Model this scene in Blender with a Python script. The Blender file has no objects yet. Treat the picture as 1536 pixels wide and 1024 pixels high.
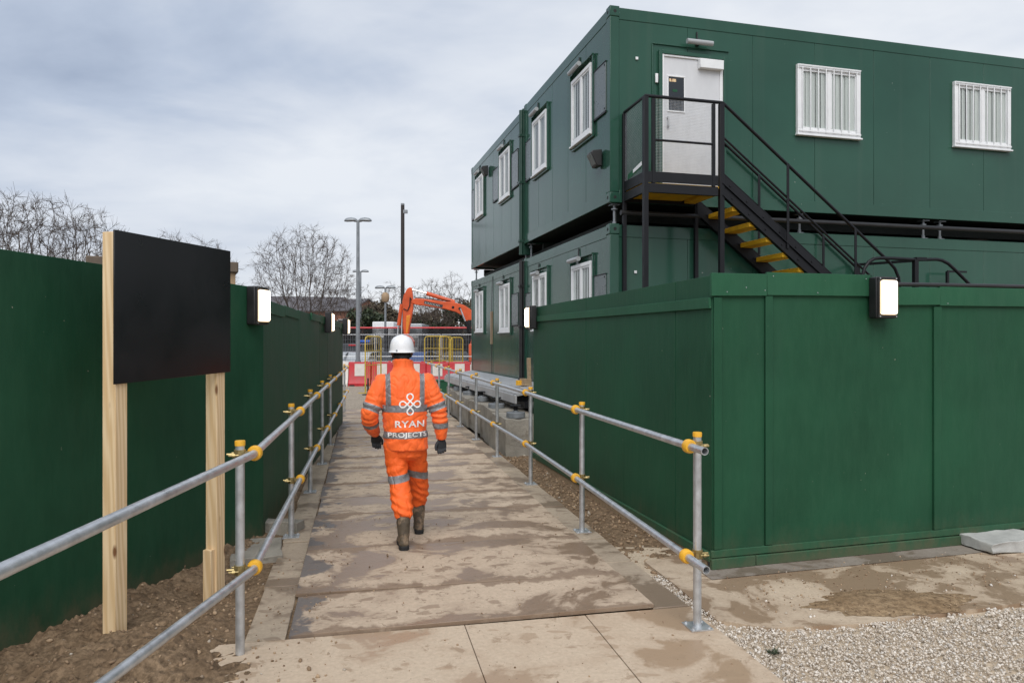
import bpy, bmesh, math, random
import numpy as np
from mathutils import Vector, Matrix, noise
from mathutils.bvhtree import BVHTree
R = math.radians
rnd = random.Random(7)
scene = bpy.context.scene
COL = scene.collection
H, F, CX, HY = 1.85, 1082.0, 768.0, 513.0       # eye height, focal length and principal point of the photograph

def G(px, py, z=0.0):                            # ground point seen at a pixel of the photograph
    d = F * (H - z) / (py - HY)
    return Vector(((px - CX) * d / F, d, z))
def at(px, py, Y):                               # point at distance Y
    return Vector(((px - CX) * Y / F, Y, H + (HY - py) * Y / F))

# ---------------------------------------------------------------- materials
class NT:
    def __init__(s, name):
        s.m = bpy.data.materials.new(name); s.m.use_nodes = True
        s.t = s.m.node_tree; s.t.nodes.clear()
        s.out = s.n('ShaderNodeOutputMaterial')
        s.b = s.n('ShaderNodeBsdfPrincipled')
        s.t.links.new(s.b.outputs[0], s.out.inputs[0])
    def n(s, typ, **kw):
        nd = s.t.nodes.new(typ)
        for k, v in kw.items(): setattr(nd, k, v)
        return nd
    def set(s, sock, v):
        if hasattr(v, 'is_output') and v.is_output: s.t.links.new(v, sock)
        else:
            if isinstance(v, (tuple, list)) and len(v) == 3 and sock.type == 'RGBA': v = (*v, 1)
            sock.default_value = v
    def coord(s, scale=(1, 1, 1), loc=(0, 0, 0), rot=(0, 0, 0), kind='Object', rand=False):
        tc = s.n('ShaderNodeTexCoord'); mp = s.n('ShaderNodeMapping')
        src = tc.outputs[kind]
        if rand:
            oi = s.n('ShaderNodeObjectInfo'); vm = s.n('ShaderNodeVectorMath', operation='SCALE')
            vm.inputs[0].default_value = (37.0, 53.0, 11.0); s.t.links.new(oi.outputs['Random'], vm.inputs['Scale'])
            va = s.n('ShaderNodeVectorMath', operation='ADD')
            s.t.links.new(src, va.inputs[0]); s.t.links.new(vm.outputs[0], va.inputs[1]); src = va.outputs[0]
        s.t.links.new(src, mp.inputs[0])
        mp.inputs['Scale'].default_value = scale; mp.inputs['Location'].default_value = loc; mp.inputs['Rotation'].default_value = rot
        return mp.outputs[0]
    def noise(s, vec, scale, detail=6, rough=.55, dist=0.0):
        nd = s.n('ShaderNodeTexNoise'); s.t.links.new(vec, nd.inputs['Vector'])
        nd.inputs['Scale'].default_value = scale; nd.inputs['Detail'].default_value = detail
        nd.inputs['Roughness'].default_value = rough; nd.inputs['Distortion'].default_value = dist
        return nd.outputs['Fac']
    def ramp(s, fac, stops, interp='LINEAR'):
        nd = s.n('ShaderNodeValToRGB'); s.t.links.new(fac, nd.inputs[0]); cr = nd.color_ramp; cr.interpolation = interp
        while len(cr.elements) < len(stops): cr.elements.new(.5)
        for e, (p, c) in zip(cr.elements, stops):
            e.position = p
            e.color = (c, c, c, 1) if isinstance(c, (int, float)) else (*c, 1)
        return nd.outputs[0]
    def mix(s, fac, a, b, mode='MIX'):
        nd = s.n('ShaderNodeMix', data_type='RGBA', blend_type=mode)
        s.set(nd.inputs[0], fac); s.set(nd.inputs[6], a); s.set(nd.inputs[7], b)
        return nd.outputs[2]
    def math(s, op, a, b=0.0, clamp=False):
        nd = s.n('ShaderNodeMath', operation=op, use_clamp=clamp); s.set(nd.inputs[0], a); s.set(nd.inputs[1], b)
        return nd.outputs[0]
    def sep(s, vec):
        nd = s.n('ShaderNodeSeparateXYZ'); s.t.links.new(vec, nd.inputs[0]); return nd.outputs
    def bump(s, h, strength=.3, dist=.01):
        nd = s.n('ShaderNodeBump'); nd.inputs['Strength'].default_value = strength; nd.inputs['Distance'].default_value = dist
        s.t.links.new(h, nd.inputs['Height']); s.t.links.new(nd.outputs[0], s.b.inputs['Normal'])
    def p(s, **kw):
        for k, v in kw.items(): s.set(s.b.inputs[k.replace('_', ' ')], v)
        return s.m

def sc(c, k): return tuple(min(1, x * k) for x in c)

def M(name, col, rough=.5, metal=0.0, var=.2, scale=6.0, bump=0.0, bscale=40.0, stretch=(1, 1, 1), col2=None, thr=.62, spec=.5, rvar=.12, coat=0.0, bdist=.01):
    """painted / plain surface: blotchy tone, fine grain, patches of wear (col2)"""
    t = NT(name); v = t.coord(stretch)
    a = t.noise(v, scale, 7, .6); g = t.noise(v, scale * 9, 3)
    c = t.mix(t.ramp(a, [(.3, 0.0), (.72, 1.0)]), sc(col, 1 - var), sc(col, 1 + var))
    c = t.mix(t.math('MULTIPLY', g, .25), c, sc(col, 1 - var * 1.5))
    if col2:
        w = t.noise(t.coord(stretch, loc=(5, 3, 1)), scale * .8, 9, .7)
        c = t.mix(t.ramp(w, [(thr, 0.0), (thr + .09, 1.0)]), c, col2)
    r = t.math('ADD', t.math('MULTIPLY', t.math('SUBTRACT', a, .5), rvar * 4), rough, clamp=True)
    if bump: t.bump(t.noise(v, bscale, 6, .6), bump, bdist)
    t.p(Base_Color=c, Roughness=r, Metallic=metal, Specular_IOR_Level=spec)
    if coat: t.p(Coat_Weight=coat, Coat_Roughness=.15)
    return t.m

MAT = {}
def build_materials():
    m = MAT
    # site hoarding paint: brush streaks, rubbed patches, chips
    def hoarding(name, base):
        t = NT(name)
        v = t.coord((1, 1, .22)); big = t.noise(t.coord(), .9, 5, .6); st = t.noise(v, 14, 6, .65)
        c = t.mix(t.ramp(big, [(.25, 0.0), (.75, 1.0)]), sc(base, .74), sc(base, 1.22))
        c = t.mix(t.math('MULTIPLY', t.ramp(st, [(.42, 0.0), (.7, 1.0)]), .26), c, sc((base[0] * 1.9, base[1] * 1.25, base[2] * 1.35), 1.1))
        chip = t.noise(t.coord(loc=(2, 7, 3)), 38, 3, .5); where = t.noise(t.coord(loc=(9, 1, 4)), 3.1, 4)
        k = t.math('MULTIPLY', t.ramp(chip, [(.74, 0.0), (.76, 1.0)]), t.ramp(where, [(.56, 0.0), (.6, 1.0)]))
        c = t.mix(k, c, (.34, .33, .26))
        zc = t.sep(t.coord())[2]; sp = t.math('ADD', zc, t.math('MULTIPLY', t.math('SUBTRACT', t.noise(t.coord((1, 1, .6)), 7, 7, .7), .5), .55))
        c = t.mix(t.math('MULTIPLY', t.ramp(sp, [(.0, .42), (.14, .10), (.30, 0.0)]), 1.0), c, (.15, .105, .065))
        pt = t.noise(t.coord((1, 1, .5), loc=(3, 9, 1)), .8, 3, .5); c = t.mix(t.math('MULTIPLY', t.ramp(pt, [(.52, 0.0), (.545, 1.0)]), .16), c, (base[0] * 1.5, base[1] * .98, base[2] * 1.2))
        t.bump(t.math('ADD', t.math('MULTIPLY', st, .7), t.math('MULTIPLY', big, 1.2)), .34, .012)
        t.p(Base_Color=c, Roughness=t.math('ADD', t.math('MULTIPLY', big, .25), .46), Specular_IOR_Level=.2)
        return t.m
    m['hoard'] = hoarding('green_hoarding_paint', (.0145, .072, .036))
    m['hoard_trim'] = hoarding('green_trim_paint', (.020, .092, .047))
    # cabin steel: satin, slightly rippled, dirty streaks running down
    def cabin(name, base, rough=.3):
        t = NT(name)
        st = t.noise(t.coord((1, 1, .045)), 5, 4, .5); big = t.noise(t.coord(), .5, 4)
        c = t.mix(t.ramp(big, [(.3, 0.0), (.7, 1.0)]), sc(base, .85), sc(base, 1.15))
        c = t.mix(t.math('MULTIPLY', t.ramp(st, [(.55, 0.0), (.85, 1.0)]), .16), c, (.10, .125, .10))
        sp = t.noise(t.coord(loc=(3, 3, 3)), 26, 2, .4); wh = t.noise(t.coord(loc=(8, 3, 3)), 1.4, 3)
        c = t.mix(t.math('MULTIPLY', t.ramp(sp, [(.765, 0.0), (.78, 1.0)]), t.ramp(wh, [(.54, 0.0), (.6, 1.0)])), c, (.4, .42, .38))
        t.bump(t.noise(t.coord((1, 1, .3)), 1.1, 1), .2, .03)
        t.p(Base_Color=c, Roughness=t.math('ADD', t.math('MULTIPLY', big, .10), rough - .05), Specular_IOR_Level=.34)
        return t.m
    m['cabin'] = cabin('green_cabin_steel', (.025, .080, .055), .15)
    m['cabin_dark'] = M('cabin_underside', (.012, .016, .014), .8, var=.3)
    m['downpipe'] = M('downpipe_green', (.012, .05, .034), .4)
    m['black'] = M('black_steel', (.0075, .008, .0105), .48, var=.3, spec=.3, col2=(.07, .05, .035), thr=.7)
    m['black_plastic'] = M('black_plastic', (.016, .016, .017), .45, var=.3)
    m['yellow_steel'] = M('yellow_grp', (.86, .47, .02), .5, var=.22, scale=5, col2=(.2, .12, .03), thr=.6)
    m['yellow_plastic'] = M('yellow_plastic', (.80, .42, .03), .45, var=.16, scale=12, col2=(.42, .25, .06), thr=.64)
    m['white_pvc'] = M('white_pvc', (.78, .79, .80), .35, var=.06)
    m['door_white'] = M('door_grey_white', (.62, .63, .65), .45, var=.06, stretch=(1, 1, .3))
    m['grey_panel'] = M('grey_shutter', (.125, .15, .152), .3, var=.12)
    m['blind'] = M('blind_fabric', (.70, .70, .67), .8, var=.12, scale=3, stretch=(9, 9, .4))
    m['galv'] = M('galvanised_tube', (.56, .58, .60), .38, .65, var=.22, scale=14, bump=.12, bscale=90, stretch=(1, 1, 1), col2=(.22, .2, .17), thr=.66)
    m['alu'] = M('aluminium_board', (.52, .53, .54), .45, .5, var=.15, scale=5)
    m['brass'] = M('plated_coupler', (.38, .30, .14), .4, .8, var=.3, scale=30)
    m['concrete'] = M('foundation_concrete', (.31, .285, .24), .85, var=.35, scale=2.2, bump=.7, bscale=18, col2=(.15, .12, .085), thr=.54, bdist=.02)
    m['concrete_light'] = M('pale_concrete', (.44, .44, .42), .85, var=.2, scale=6, bump=.6, bscale=30)
    m['screw'] = M('screw_steel', (.5, .5, .5), .3, .9)
    # ground sheets
    def muddy_slab(name, dry, wet, thr, sx=(1, 1, 1), rand=False, dark=None):
        t = NT(name); v = t.coord(sx, rand=rand)
        a = t.noise(v, 1.5, 9, .62, .5); f = t.noise(t.coord(rand=rand), 34, 6, .7); s2 = t.noise(v, 7, 7, .68, .4)
        c = t.mix(t.ramp(f, [(.3, 0.0), (.75, 1.0)]), sc(dry, .82), sc(dry, 1.13))
        k = t.ramp(a, [(thr, 1.0), (thr + .035, .32), (thr + .13, 0.0)])
        c = t.mix(k, c, wet)
        c = t.mix(t.math('MULTIPLY', t.ramp(s2, [(.58, 0.0), (.65, 1.0)]), .75), c, sc(wet, .82))
        vo = t.n('ShaderNodeTexVoronoi'); vo.inputs['Scale'].default_value = 5.5; vo.inputs['Randomness'].default_value = 1.0
        dv = t.n('ShaderNodeVectorMath', operation='ADD'); nz_ = t.n('ShaderNodeTexNoise'); nz_.inputs['Scale'].default_value = 9; nz_.inputs['Detail'].default_value = 4; t.t.links.new(t.coord((.8, 1.5, 1), rand=rand), nz_.inputs['Vector'])
        vs_ = t.n('ShaderNodeVectorMath', operation='SCALE'); vs_.inputs['Scale'].default_value = .16; t.t.links.new(nz_.outputs['Color'], vs_.inputs[0]); t.t.links.new(t.coord((.8, 1.5, 1), rand=rand), dv.inputs[0]); t.t.links.new(vs_.outputs[0], dv.inputs[1]); t.t.links.new(dv.outputs[0], vo.inputs['Vector'])
        ov = t.math('MULTIPLY', t.ramp(vo.outputs['Distance'], [(.27, 1.0), (.33, 0.0)]), t.ramp(t.sep(vo.outputs['Color'])[0], [(.66, 0.0), (.68, 1.0)]))
        c = t.mix(t.math('MULTIPLY', ov, .62), c, sc(wet, .92)); c = t.mix(t.math('MULTIPLY', t.ramp(t.noise(t.coord(rand=rand, loc=(2, 2, 2)), .55, 3), [(.35, 0.0), (.7, 1.0)]), .2), c, sc(wet, 1.3))
        if dark:
            xs = t.sep(t.coord())[0]
            e = t.math('ADD', t.math('MULTIPLY', t.noise(t.coord(rand=rand), 2.1, 5, .6), 1.15), xs)
            kd = t.ramp(e, [(dark[0], 1.0), (dark[0] + .05, 0.0)])
            c = t.mix(t.math('MULTIPLY', kd, .85), c, (.115, .112, .118))
            kd2 = t.ramp(e, [(dark[1], 0.0), (dark[1] + .3, 1.0)])
            c = t.mix(t.math('MULTIPLY', kd2, .72), c, (.15, .118, .095))
        if rand:
            gy = t.sep(t.coord(kind='Generated'))[1]; ed = t.math('MULTIPLY', t.math('ABSOLUTE', t.math('SUBTRACT', gy, .5)), 2.0)
            ed = t.math('ADD', ed, t.math('MULTIPLY', t.math('SUBTRACT', t.noise(t.coord((1.4, .6, 1), rand=True), 2.6, 7, .65), .5), 1.3))
            c = t.mix(t.math('MULTIPLY', t.ramp(ed, [(.80, 0.0), (.90, 1.0)]), .8), c, sc(wet, .9))
            oi = t.n('ShaderNodeObjectInfo'); c = t.mix(1.0, c, t.ramp(oi.outputs['Random'], [(0, (.80, .77, .74)), (.5, (1, .98, .96)), (1, (1.0, 1.0, 1.0))]), 'MULTIPLY')
            sp_ = t.noise(t.coord(rand=True, loc=(1, 8, 2)), 13, 5, .55, 1.2); c = t.mix(t.math('MULTIPLY', t.ramp(sp_, [(.61, 0.0), (.635, 1.0)]), .7), c, sc(wet, .95))
        grit = t.ramp(t.noise(t.coord(rand=rand, loc=(4, 4, 4)), 60, 2, .5), [(.70, 0.0), (.73, 1.0)])
        c = t.mix(t.math('MULTIPLY', grit, .7), c, (.12, .085, .06))
        t.bump(t.math('ADD', t.math('MULTIPLY', f, .6), t.math('ADD', s2, t.math('MULTIPLY', grit, .5))), .45, .008)
        rr = t.math('SUBTRACT', .84, t.math('MULTIPLY', k, .5))
        t.p(Base_Color=c, Roughness=rr, Specular_IOR_Level=.35)
        return t.m
    m['board'] = muddy_slab('muddy_ply', (.575, .47, .36), (.25, .178, .125), .44, (.95, 1.25, 1), True, (.66, 2.30))
    m['pave'] = muddy_slab('dirty_concrete', (.54, .435, .325), (.36, .255, .17), .415)
    m['strip'] = muddy_slab('edge_slabs', (.44, .36, .27), (.235, .175, .125), .44)
    m['apron'] = muddy_slab('dirty_apron', (.52, .42, .31), (.28, .195, .13), .475)
    m['pad'] = muddy_slab('grey_pad', (.27, .235, .20), (.18, .14, .11), .45)
    def soil(name, a, b, st=.8):
        t = NT(name); v = t.coord(); n1 = t.noise(v, 2.2, 8, .65); n2 = t.noise(v, 22, 8, .72)
        c = t.mix(t.ramp(n1, [(.3, 0.0), (.7, 1.0)]), a, b)
        c = t.mix(t.ramp(n2, [(.35, 1.0), (.6, 0.0)]), c, sc(a, .5))
        peb = t.ramp(t.noise(t.coord(loc=(6, 2, 2)), 70, 2, .4), [(.72, 0.0), (.75, 1.0)])
        c = t.mix(t.math('MULTIPLY', peb, .8), c, (.36, .31, .25))
        t.bump(t.math('ADD', n2, t.math('MULTIPLY', peb, .5)), st, .03); t.p(Base_Color=c, Roughness=.93, Specular_IOR_Level=.25); return t.m
    m['soil'] = soil('brown_soil', (.20, .132, .078), (.34, .24, .15))
    m['ground'] = soil('site_ground', (.25, .20, .15), (.38, .32, .25))
    m['dirtpale'] = soil('pale_dirt', (.33, .28, .22), (.46, .39, .31), .4)
    m['sand'] = soil('damp_sand', (.27, .175, .095), (.43, .31, .19), .7)
    t = NT('gravel_stone'); g = t.n('ShaderNodeNewGeometry'); c = t.ramp(g.outputs['Random Per Island'], [(0, (.33, .28, .225)), (.2, (.54, .475, .395)), (.6, (.69, .62, .535)), (.85, (.80, .755, .69)), (1, (.40, .38, .35))])
    m['stone'] = t.p(Base_Color=t.mix(t.math('MULTIPLY', t.noise(t.coord(), 50, 4), .4), c, (.32, .24, .17)), Roughness=.85)
    t = NT('soil_clod'); g = t.n('ShaderNodeNewGeometry'); c = t.ramp(g.outputs['Random Per Island'], [(0, (.15, .098, .058)), (.5, (.27, .185, .115)), (.9, (.40, .285, .18)), (.96, (.30, .24, .18)), (1, (.52, .47, .40))])
    m['clod'] = t.p(Base_Color=c, Roughness=.95)
    t = NT('gravel_bed'); n2 = t.noise(t.coord(), 60, 4); m['gravel_bed'] = t.p(Base_Color=t.ramp(n2, [(.3, (.38, .30, .21)), (.7, (.58, .48, .36))]), Roughness=.95); 
    # timber
    def timber(name, base):
        t = NT(name); v = t.coord((14, 14, .9), rand=False); w = t.n('ShaderNodeTexWave', wave_type='BANDS', bands_direction='DIAGONAL'); t.t.links.new(v, w.inputs[0])
        w.inputs['Scale'].default_value = 1.1; w.inputs['Distortion'].default_value = 6; w.inputs['Detail'].default_value = 3
        gr = t.noise(t.coord((60, 60, 1.2)), 2, 5, .6)
        c = t.mix(w.outputs['Fac'], sc(base, 1.1), (base[0] * .90, base[1] * .82, base[2] * .70))
        c = t.mix(t.math('MULTIPLY', t.ramp(gr, [(.4, 0.0), (.7, 1.0)]), .35), c, sc(base, .72))
        kn = t.n('ShaderNodeTexVoronoi'); t.t.links.new(t.coord((1, 1, .35), loc=(.3, .1, .2)), kn.inputs[0]); kn.inputs['Scale'].default_value = 6.5
        c = t.mix(t.ramp(kn.outputs['Distance'], [(.05, 1.0), (.12, 0.0)]), c, (.20, .09, .035))
        t.bump(gr, .15, .004); t.p(Base_Color=c, Roughness=.62); return t.m
    m['timber'] = timber('planed_softwood', (.76, .58, .36))
    m['timber_old'] = M('weathered_timber', (.36, .26, .16), .8, var=.3, scale=4, stretch=(1, 6, 6), bump=.3)
    m['chalkboard'] = M('charcoal_panel', (.0105, .011, .0125), .34, var=.12, scale=2, spec=.4)
    m['panel_edge'] = M('panel_edge', (.2, .2, .2), .5)
    # person
    t = NT('orange_hi_vis'); n = t.noise(t.coord(), 9, 5); wv = t.noise(t.coord(), 260, 2)
    t.bump(t.math('ADD', t.math('MULTIPLY', t.noise(t.coord((1, 1, .6)), 16, 4, .5, .8), 1.0), t.math('MULTIPLY', wv, .06)), .62, .02)
    m['hivis'] = t.p(Base_Color=t.mix(n, (.95, .118, .014), (1.0, .178, .024)), Roughness=.62, Sheen_Weight=.15)
    m['hivis_trouser'] = M('orange_trouser', (.92, .135, .016), .66, var=.12, scale=5, bump=.55, bscale=17, bdist=.02, col2=(.42, .09, .02), thr=.68)
    m['tape'] = M('silver_tape', (.42, .43, .45), .4, .15, var=.1, scale=40)
    m['print'] = M('white_print', (.86, .85, .83), .55, var=.04)
    m['hat'] = M('white_hard_hat', (.80, .81, .83), .28, var=.03)
    m['skin'] = M('skin_brown', (.10, .050, .032), .5, var=.15)
    m['hair'] = M('black_hair', (.012, .010, .009), .7, bump=.6, bscale=150)
    m['glove'] = M('grey_glove', (.022, .025, .029), .7, var=.3, scale=20, bump=.3, bscale=60)
    m['boot'] = M('muddy_boot', (.085, .064, .042), .75, var=.35, scale=10, bump=.4, bscale=40, col2=(.22, .155, .10), thr=.5)
    # distance
    m['red_plastic'] = M('red_plastic', (.46, .012, .02), .45, var=.22, scale=4, col2=(.34, .07, .06), thr=.66)
    m['white_plastic'] = M('white_plastic', (.66, .62, .58), .5, var=.15, scale=4, col2=(.34, .26, .2), thr=.6)
    m['yellow_tube'] = M('yellow_tube', (.52, .37, .05), .5, var=.3, scale=6, col2=(.3, .24, .14), thr=.6)
    m['red_rail'] = M('red_rail', (.55, .05, .055), .5)
    m['exc'] = M('orange_machine', (.62, .09, .02), .4, var=.2, scale=2, col2=(.26, .06, .03), thr=.66)
    m['exc_amber'] = M('amber_machine', (.72, .24, .02), .4)  # plain amber colour for the panel on the dipper arm
    m['rubber'] = M('rubber', (.014, .014, .015), .75)
    m['chrome'] = M('chrome_rod', (.7, .7, .7), .15, 1)
    m['lamp_grey'] = M('lamp_grey', (.24, .26, .28), .45, .3)
    m['pole_dark'] = M('dark_pole', (.022, .016, .014), .5)
    m['bark'] = M('winter_bark', (.075, .06, .047), .9, var=.3, scale=3, stretch=(1, 1, .2))
    m['twig'] = M('winter_twig', (.075, .056, .045), .9, var=.3, scale=2)
    def leaf(name, a, b):
        t = NT(name); g = t.n('ShaderNodeNewGeometry'); m = t.p(Base_Color=t.mix(g.outputs['Random Per Island'], a, b), Roughness=.7); return m
    m['leaf_dark'] = leaf('evergreen_leaf', (.016, .028, .013), (.055, .072, .032))
    m['leaf_brown'] = leaf('winter_scrub_leaf', (.055, .046, .028), (.17, .135, .088))
    m['brick'] = M('house_brick', (.26, .115, .075), .85, var=.25, scale=2)
    m['slate'] = M('slate', (.115, .11, .12), .7, var=.25, scale=2)
    m['wall_buff'] = M('buff_cladding', (.42, .36, .29), .8, var=.15, stretch=(1, 1, 12))
    m['trim_tan'] = M('tan_trim', (.36, .25, .15), .7)
    m['roof_brown'] = M('roof_brown', (.13, .1, .075), .8)
    for k, c in dict(car_white=(.7, .7, .7), car_silver=(.36, .38, .4), car_red=(.42, .02, .02), car_black=(.018, .019, .022), car_blue=(.03, .06, .16)).items():
        m[k] = M(k, c, .25, var=.05, coat=.6)
    m['blue_lamp'] = M('blue_plastic', (.03, .12, .5), .3)
    m['red_lamp'] = M('red_lens', (.4, .01, .01), .25)
    t = NT('dark_glass'); m['glass_dark'] = t.p(Base_Color=(.02, .024, .028), Roughness=.06, Specular_IOR_Level=.6)
    t = NT('clear_glass'); fr = t.n('ShaderNodeFresnel'); fr.inputs[0].default_value = 1.5
    gm = t.n('ShaderNodeNewGeometry'); fr = t.n('ShaderNodeMath', operation='MULTIPLY'); fq = t.n('ShaderNodeFresnel'); fq.inputs[0].default_value = 1.5; t.t.links.new(fq.outputs[0], fr.inputs[0]); t.t.links.new(t.math('SUBTRACT', 1.0, gm.outputs['Backfacing']), fr.inputs[1])
    tr = t.n('ShaderNodeBsdfTransparent'); tr.inputs[0].default_value = (.93, .95, .95, 1); gl = t.n('ShaderNodeBsdfGlossy'); gl.inputs['Roughness'].default_value = .03
    mx = t.n('ShaderNodeMixShader'); t.t.links.new(fr.outputs[0], mx.inputs[0]); t.t.links.new(tr.outputs[0], mx.inputs[1]); t.t.links.new(gl.outputs[0], mx.inputs[2]); t.t.links.new(mx.outputs[0], t.out.inputs[0]); m['glass'] = t.m
    t = NT('lit_lens'); gx = t.sep(t.coord(kind='Generated')); ex_ = t.math('MULTIPLY', t.math('ABSOLUTE', t.math('SUBTRACT', gx[0], .5)), 2.0); ez_ = t.math('MULTIPLY', t.math('ABSOLUTE', t.math('SUBTRACT', gx[2], .5)), 2.0)
    rim = t.math('MAXIMUM', t.math('POWER', ex_, 4.0), t.math('POWER', ez_, 8.0)); rib = t.n('ShaderNodeTexWave', bands_direction='X'); t.t.links.new(t.coord(), rib.inputs[0]); rib.inputs['Scale'].default_value = 22
    ec = t.mix(rim, (1.0, .90, .72), (1.0, .66, .34)); es = t.math('ADD', t.math('MULTIPLY', t.math('SUBTRACT', 1.0, rim, True), 3.6), t.math('ADD', t.math('MULTIPLY', rib.outputs['Fac'], .15), .42)); m['lens'] = t.p(Base_Color=(.8, .78, .72), Roughness=.3, Emission_Color=ec, Emission_Strength=es)
    t = NT('tube_diffuser'); m['diffuser'] = t.p(Base_Color=(.36, .38, .39), Roughness=.35)
    t = NT('dark_netting'); tr = t.n('ShaderNodeBsdfTransparent'); df = t.n('ShaderNodeBsdfDiffuse'); df.inputs[0].default_value = (.03, .03, .032, 1)
    mx = t.n('ShaderNodeMixShader'); t.t.links.new(t.ramp(t.noise(t.coord((1, 1, 1)), 1.3, 5, .7), [(.3, .35), (.7, .75)]), mx.inputs[0]); t.t.links.new(tr.outputs[0], mx.inputs[1]); t.t.links.new(df.outputs[0], mx.inputs[2]); t.t.links.new(mx.outputs[0], t.out.inputs[0]); m['netting'] = t.m
build_materials()

# ---------------------------------------------------------------- mesh builder
class MB:
    def __init__(s): s.v = []; s.f = []
    def add(s, verts, faces):
        o = len(s.v); s.v += [tuple(x) for x in verts]; s.f += [tuple(i + o for i in f) for f in faces]; return s
    def box(s, c, size, rot=None):
        hx, hy, hz = size[0] / 2, size[1] / 2, size[2] / 2
        vs = [Vector((x, y, z)) for x in (-hx, hx) for y in (-hy, hy) for z in (-hz, hz)]
        if rot is not None: vs = [rot @ v for v in vs]
        c = Vector(c)
        return s.add([v + c for v in vs], [(0, 1, 3, 2), (4, 6, 7, 5), (0, 4, 5, 1), (2, 3, 7, 6), (0, 2, 6, 4), (1, 5, 7, 3)])
    def mm(s, a, b): 
        return s.box([(a[i] + b[i]) / 2 for i in range(3)], [abs(b[i] - a[i]) for i in range(3)])
    def bar(s, p, q, w, h, up=(0, 0, 1)):               # rectangular bar from p to q
        p, q = Vector(p), Vector(q); d = (q - p); L = d.length; d = d / L
        x = d.cross(Vector(up)); x = x.normalized() if x.length > 1e-5 else Vector((1, 0, 0)); z = x.cross(d)
        return s.box((p + q) / 2, (w, L, h), Matrix((x, d, z)).transposed())
    def tube(s, pts, r, n=10, caps=True, hollow=0.0):
        pts = [Vector(p) for p in pts]; rr = r if isinstance(r, (list, tuple)) else [r] * len(pts)
        prev = None; rings = []
        for i, p in enumerate(pts):
            d = (pts[min(i + 1, len(pts) - 1)] - pts[max(i - 1, 0)]).normalized()
            if prev is None:
                x = d.cross(Vector((0, 0, 1)))
                if x.length < 1e-3: x = d.cross(Vector((1, 0, 0)))
            else: x = prev - d * prev.dot(d)
            x.normalize(); prev = x; y = d.cross(x)
            rings.append([p + (x * math.cos(2 * math.pi * k / n) + y * math.sin(2 * math.pi * k / n)) * rr[i] for k in range(n)])
        vs = [v for r_ in rings for v in r_]; fs = []
        for i in range(len(pts) - 1):
            for k in range(n):
                k2 = (k + 1) % n; fs.append((i * n + k, i * n + k2, (i + 1) * n + k2, (i + 1) * n + k))
        if caps and not hollow: fs += [tuple(range(n))[::-1], tuple((len(pts) - 1) * n + k for k in range(n))]
        s.add(vs, fs)
        if hollow:                                        # visible wall thickness and bore
            for e, (i0, i1) in enumerate(((0, 1), (len(pts) - 1, len(pts) - 2))):
                ring = rings[i0]; c = pts[i0]; inn = [c + (v - c) * hollow for v in ring]
                dd = (pts[i1] - pts[i0]).normalized() * .12; deep = [v + dd for v in inn]
                ff = []
                for k in range(n):
                    k2 = (k + 1) % n
                    ff += [(k, k2, n + k2, n + k), (n + k, n + k2, 2 * n + k2, 2 * n + k)]
                s.add(list(ring) + inn + deep, ff + [tuple(2 * n + k for k in range(n))])
        return s
    def prism(s, poly, axis_from, axis_to):              # poly: 3D points, swept by (axis_to-axis_from)
        n = len(poly); d = Vector(axis_to) - Vector(axis_from)
        vs = [Vector(p) for p in poly] + [Vector(p) + d for p in poly]
        return s.add(vs, [tuple(range(n))[::-1], tuple(range(n, 2 * n))] + [(k, (k + 1) % n, n + (k + 1) % n, n + k) for k in range(n)])
    def lathe(s, prof, n=24, c=(0, 0, 0), axis='z', caps=True):
        c = Vector(c); vs = []; fs = []
        for (r, z) in prof:
            for k in range(n):
                a = 2 * math.pi * k / n; p = (r * math.cos(a), r * math.sin(a), z)
                if axis == 'y': p = (p[0], p[2], p[1])
                if axis == 'x': p = (p[2], p[0], p[1])
                vs.append(c + Vector(p))
        for i in range(len(prof) - 1):
            for k in range(n): fs.append((i * n + k, i * n + (k + 1) % n, (i + 1) * n + (k + 1) % n, (i + 1) * n + k))
        if caps: fs += [tuple(range(n))[::-1], tuple((len(prof) - 1) * n + k for k in range(n))]
        return s.add(vs, fs)
    def mesh(s, name):
        me = bpy.data.meshes.new(name); me.from_pydata(s.v, [], s.f); me.validate(); me.update(); return me
    def build(s, name, mat, parent=None, smooth=False, bevel=0.0, seg=2, fix=True):
        me = s.mesh(name)
        if fix:
            bm = bmesh.new(); bm.from_mesh(me); bmesh.ops.recalc_face_normals(bm, faces=bm.faces); bm.to_mesh(me); bm.free()
        return link(name, me, mat, parent, smooth, bevel, seg)

def islands(b):
    par = list(range(len(b.v)))
    def fd(i):
        while par[i] != i: par[i] = par[par[i]]; i = par[i]
        return i
    for f in b.f:
        r = fd(f[0])
        for i in f[1:]: par[fd(i)] = r
    g = {}
    for f in b.f: g.setdefault(fd(f[0]), []).append(f)
    for fl in g.values():
        ids = sorted({i for f in fl for i in f}); mp = {i: k for k, i in enumerate(ids)}; m = MB(); m.add([b.v[i] for i in ids], [tuple(mp[i] for i in f) for f in fl]); yield m
def each(b, name, mat, parent=None, **kw):              # every separate piece becomes a part of its own
    return [m.build(name, mat, parent, **kw) for m in islands(b)]

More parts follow.
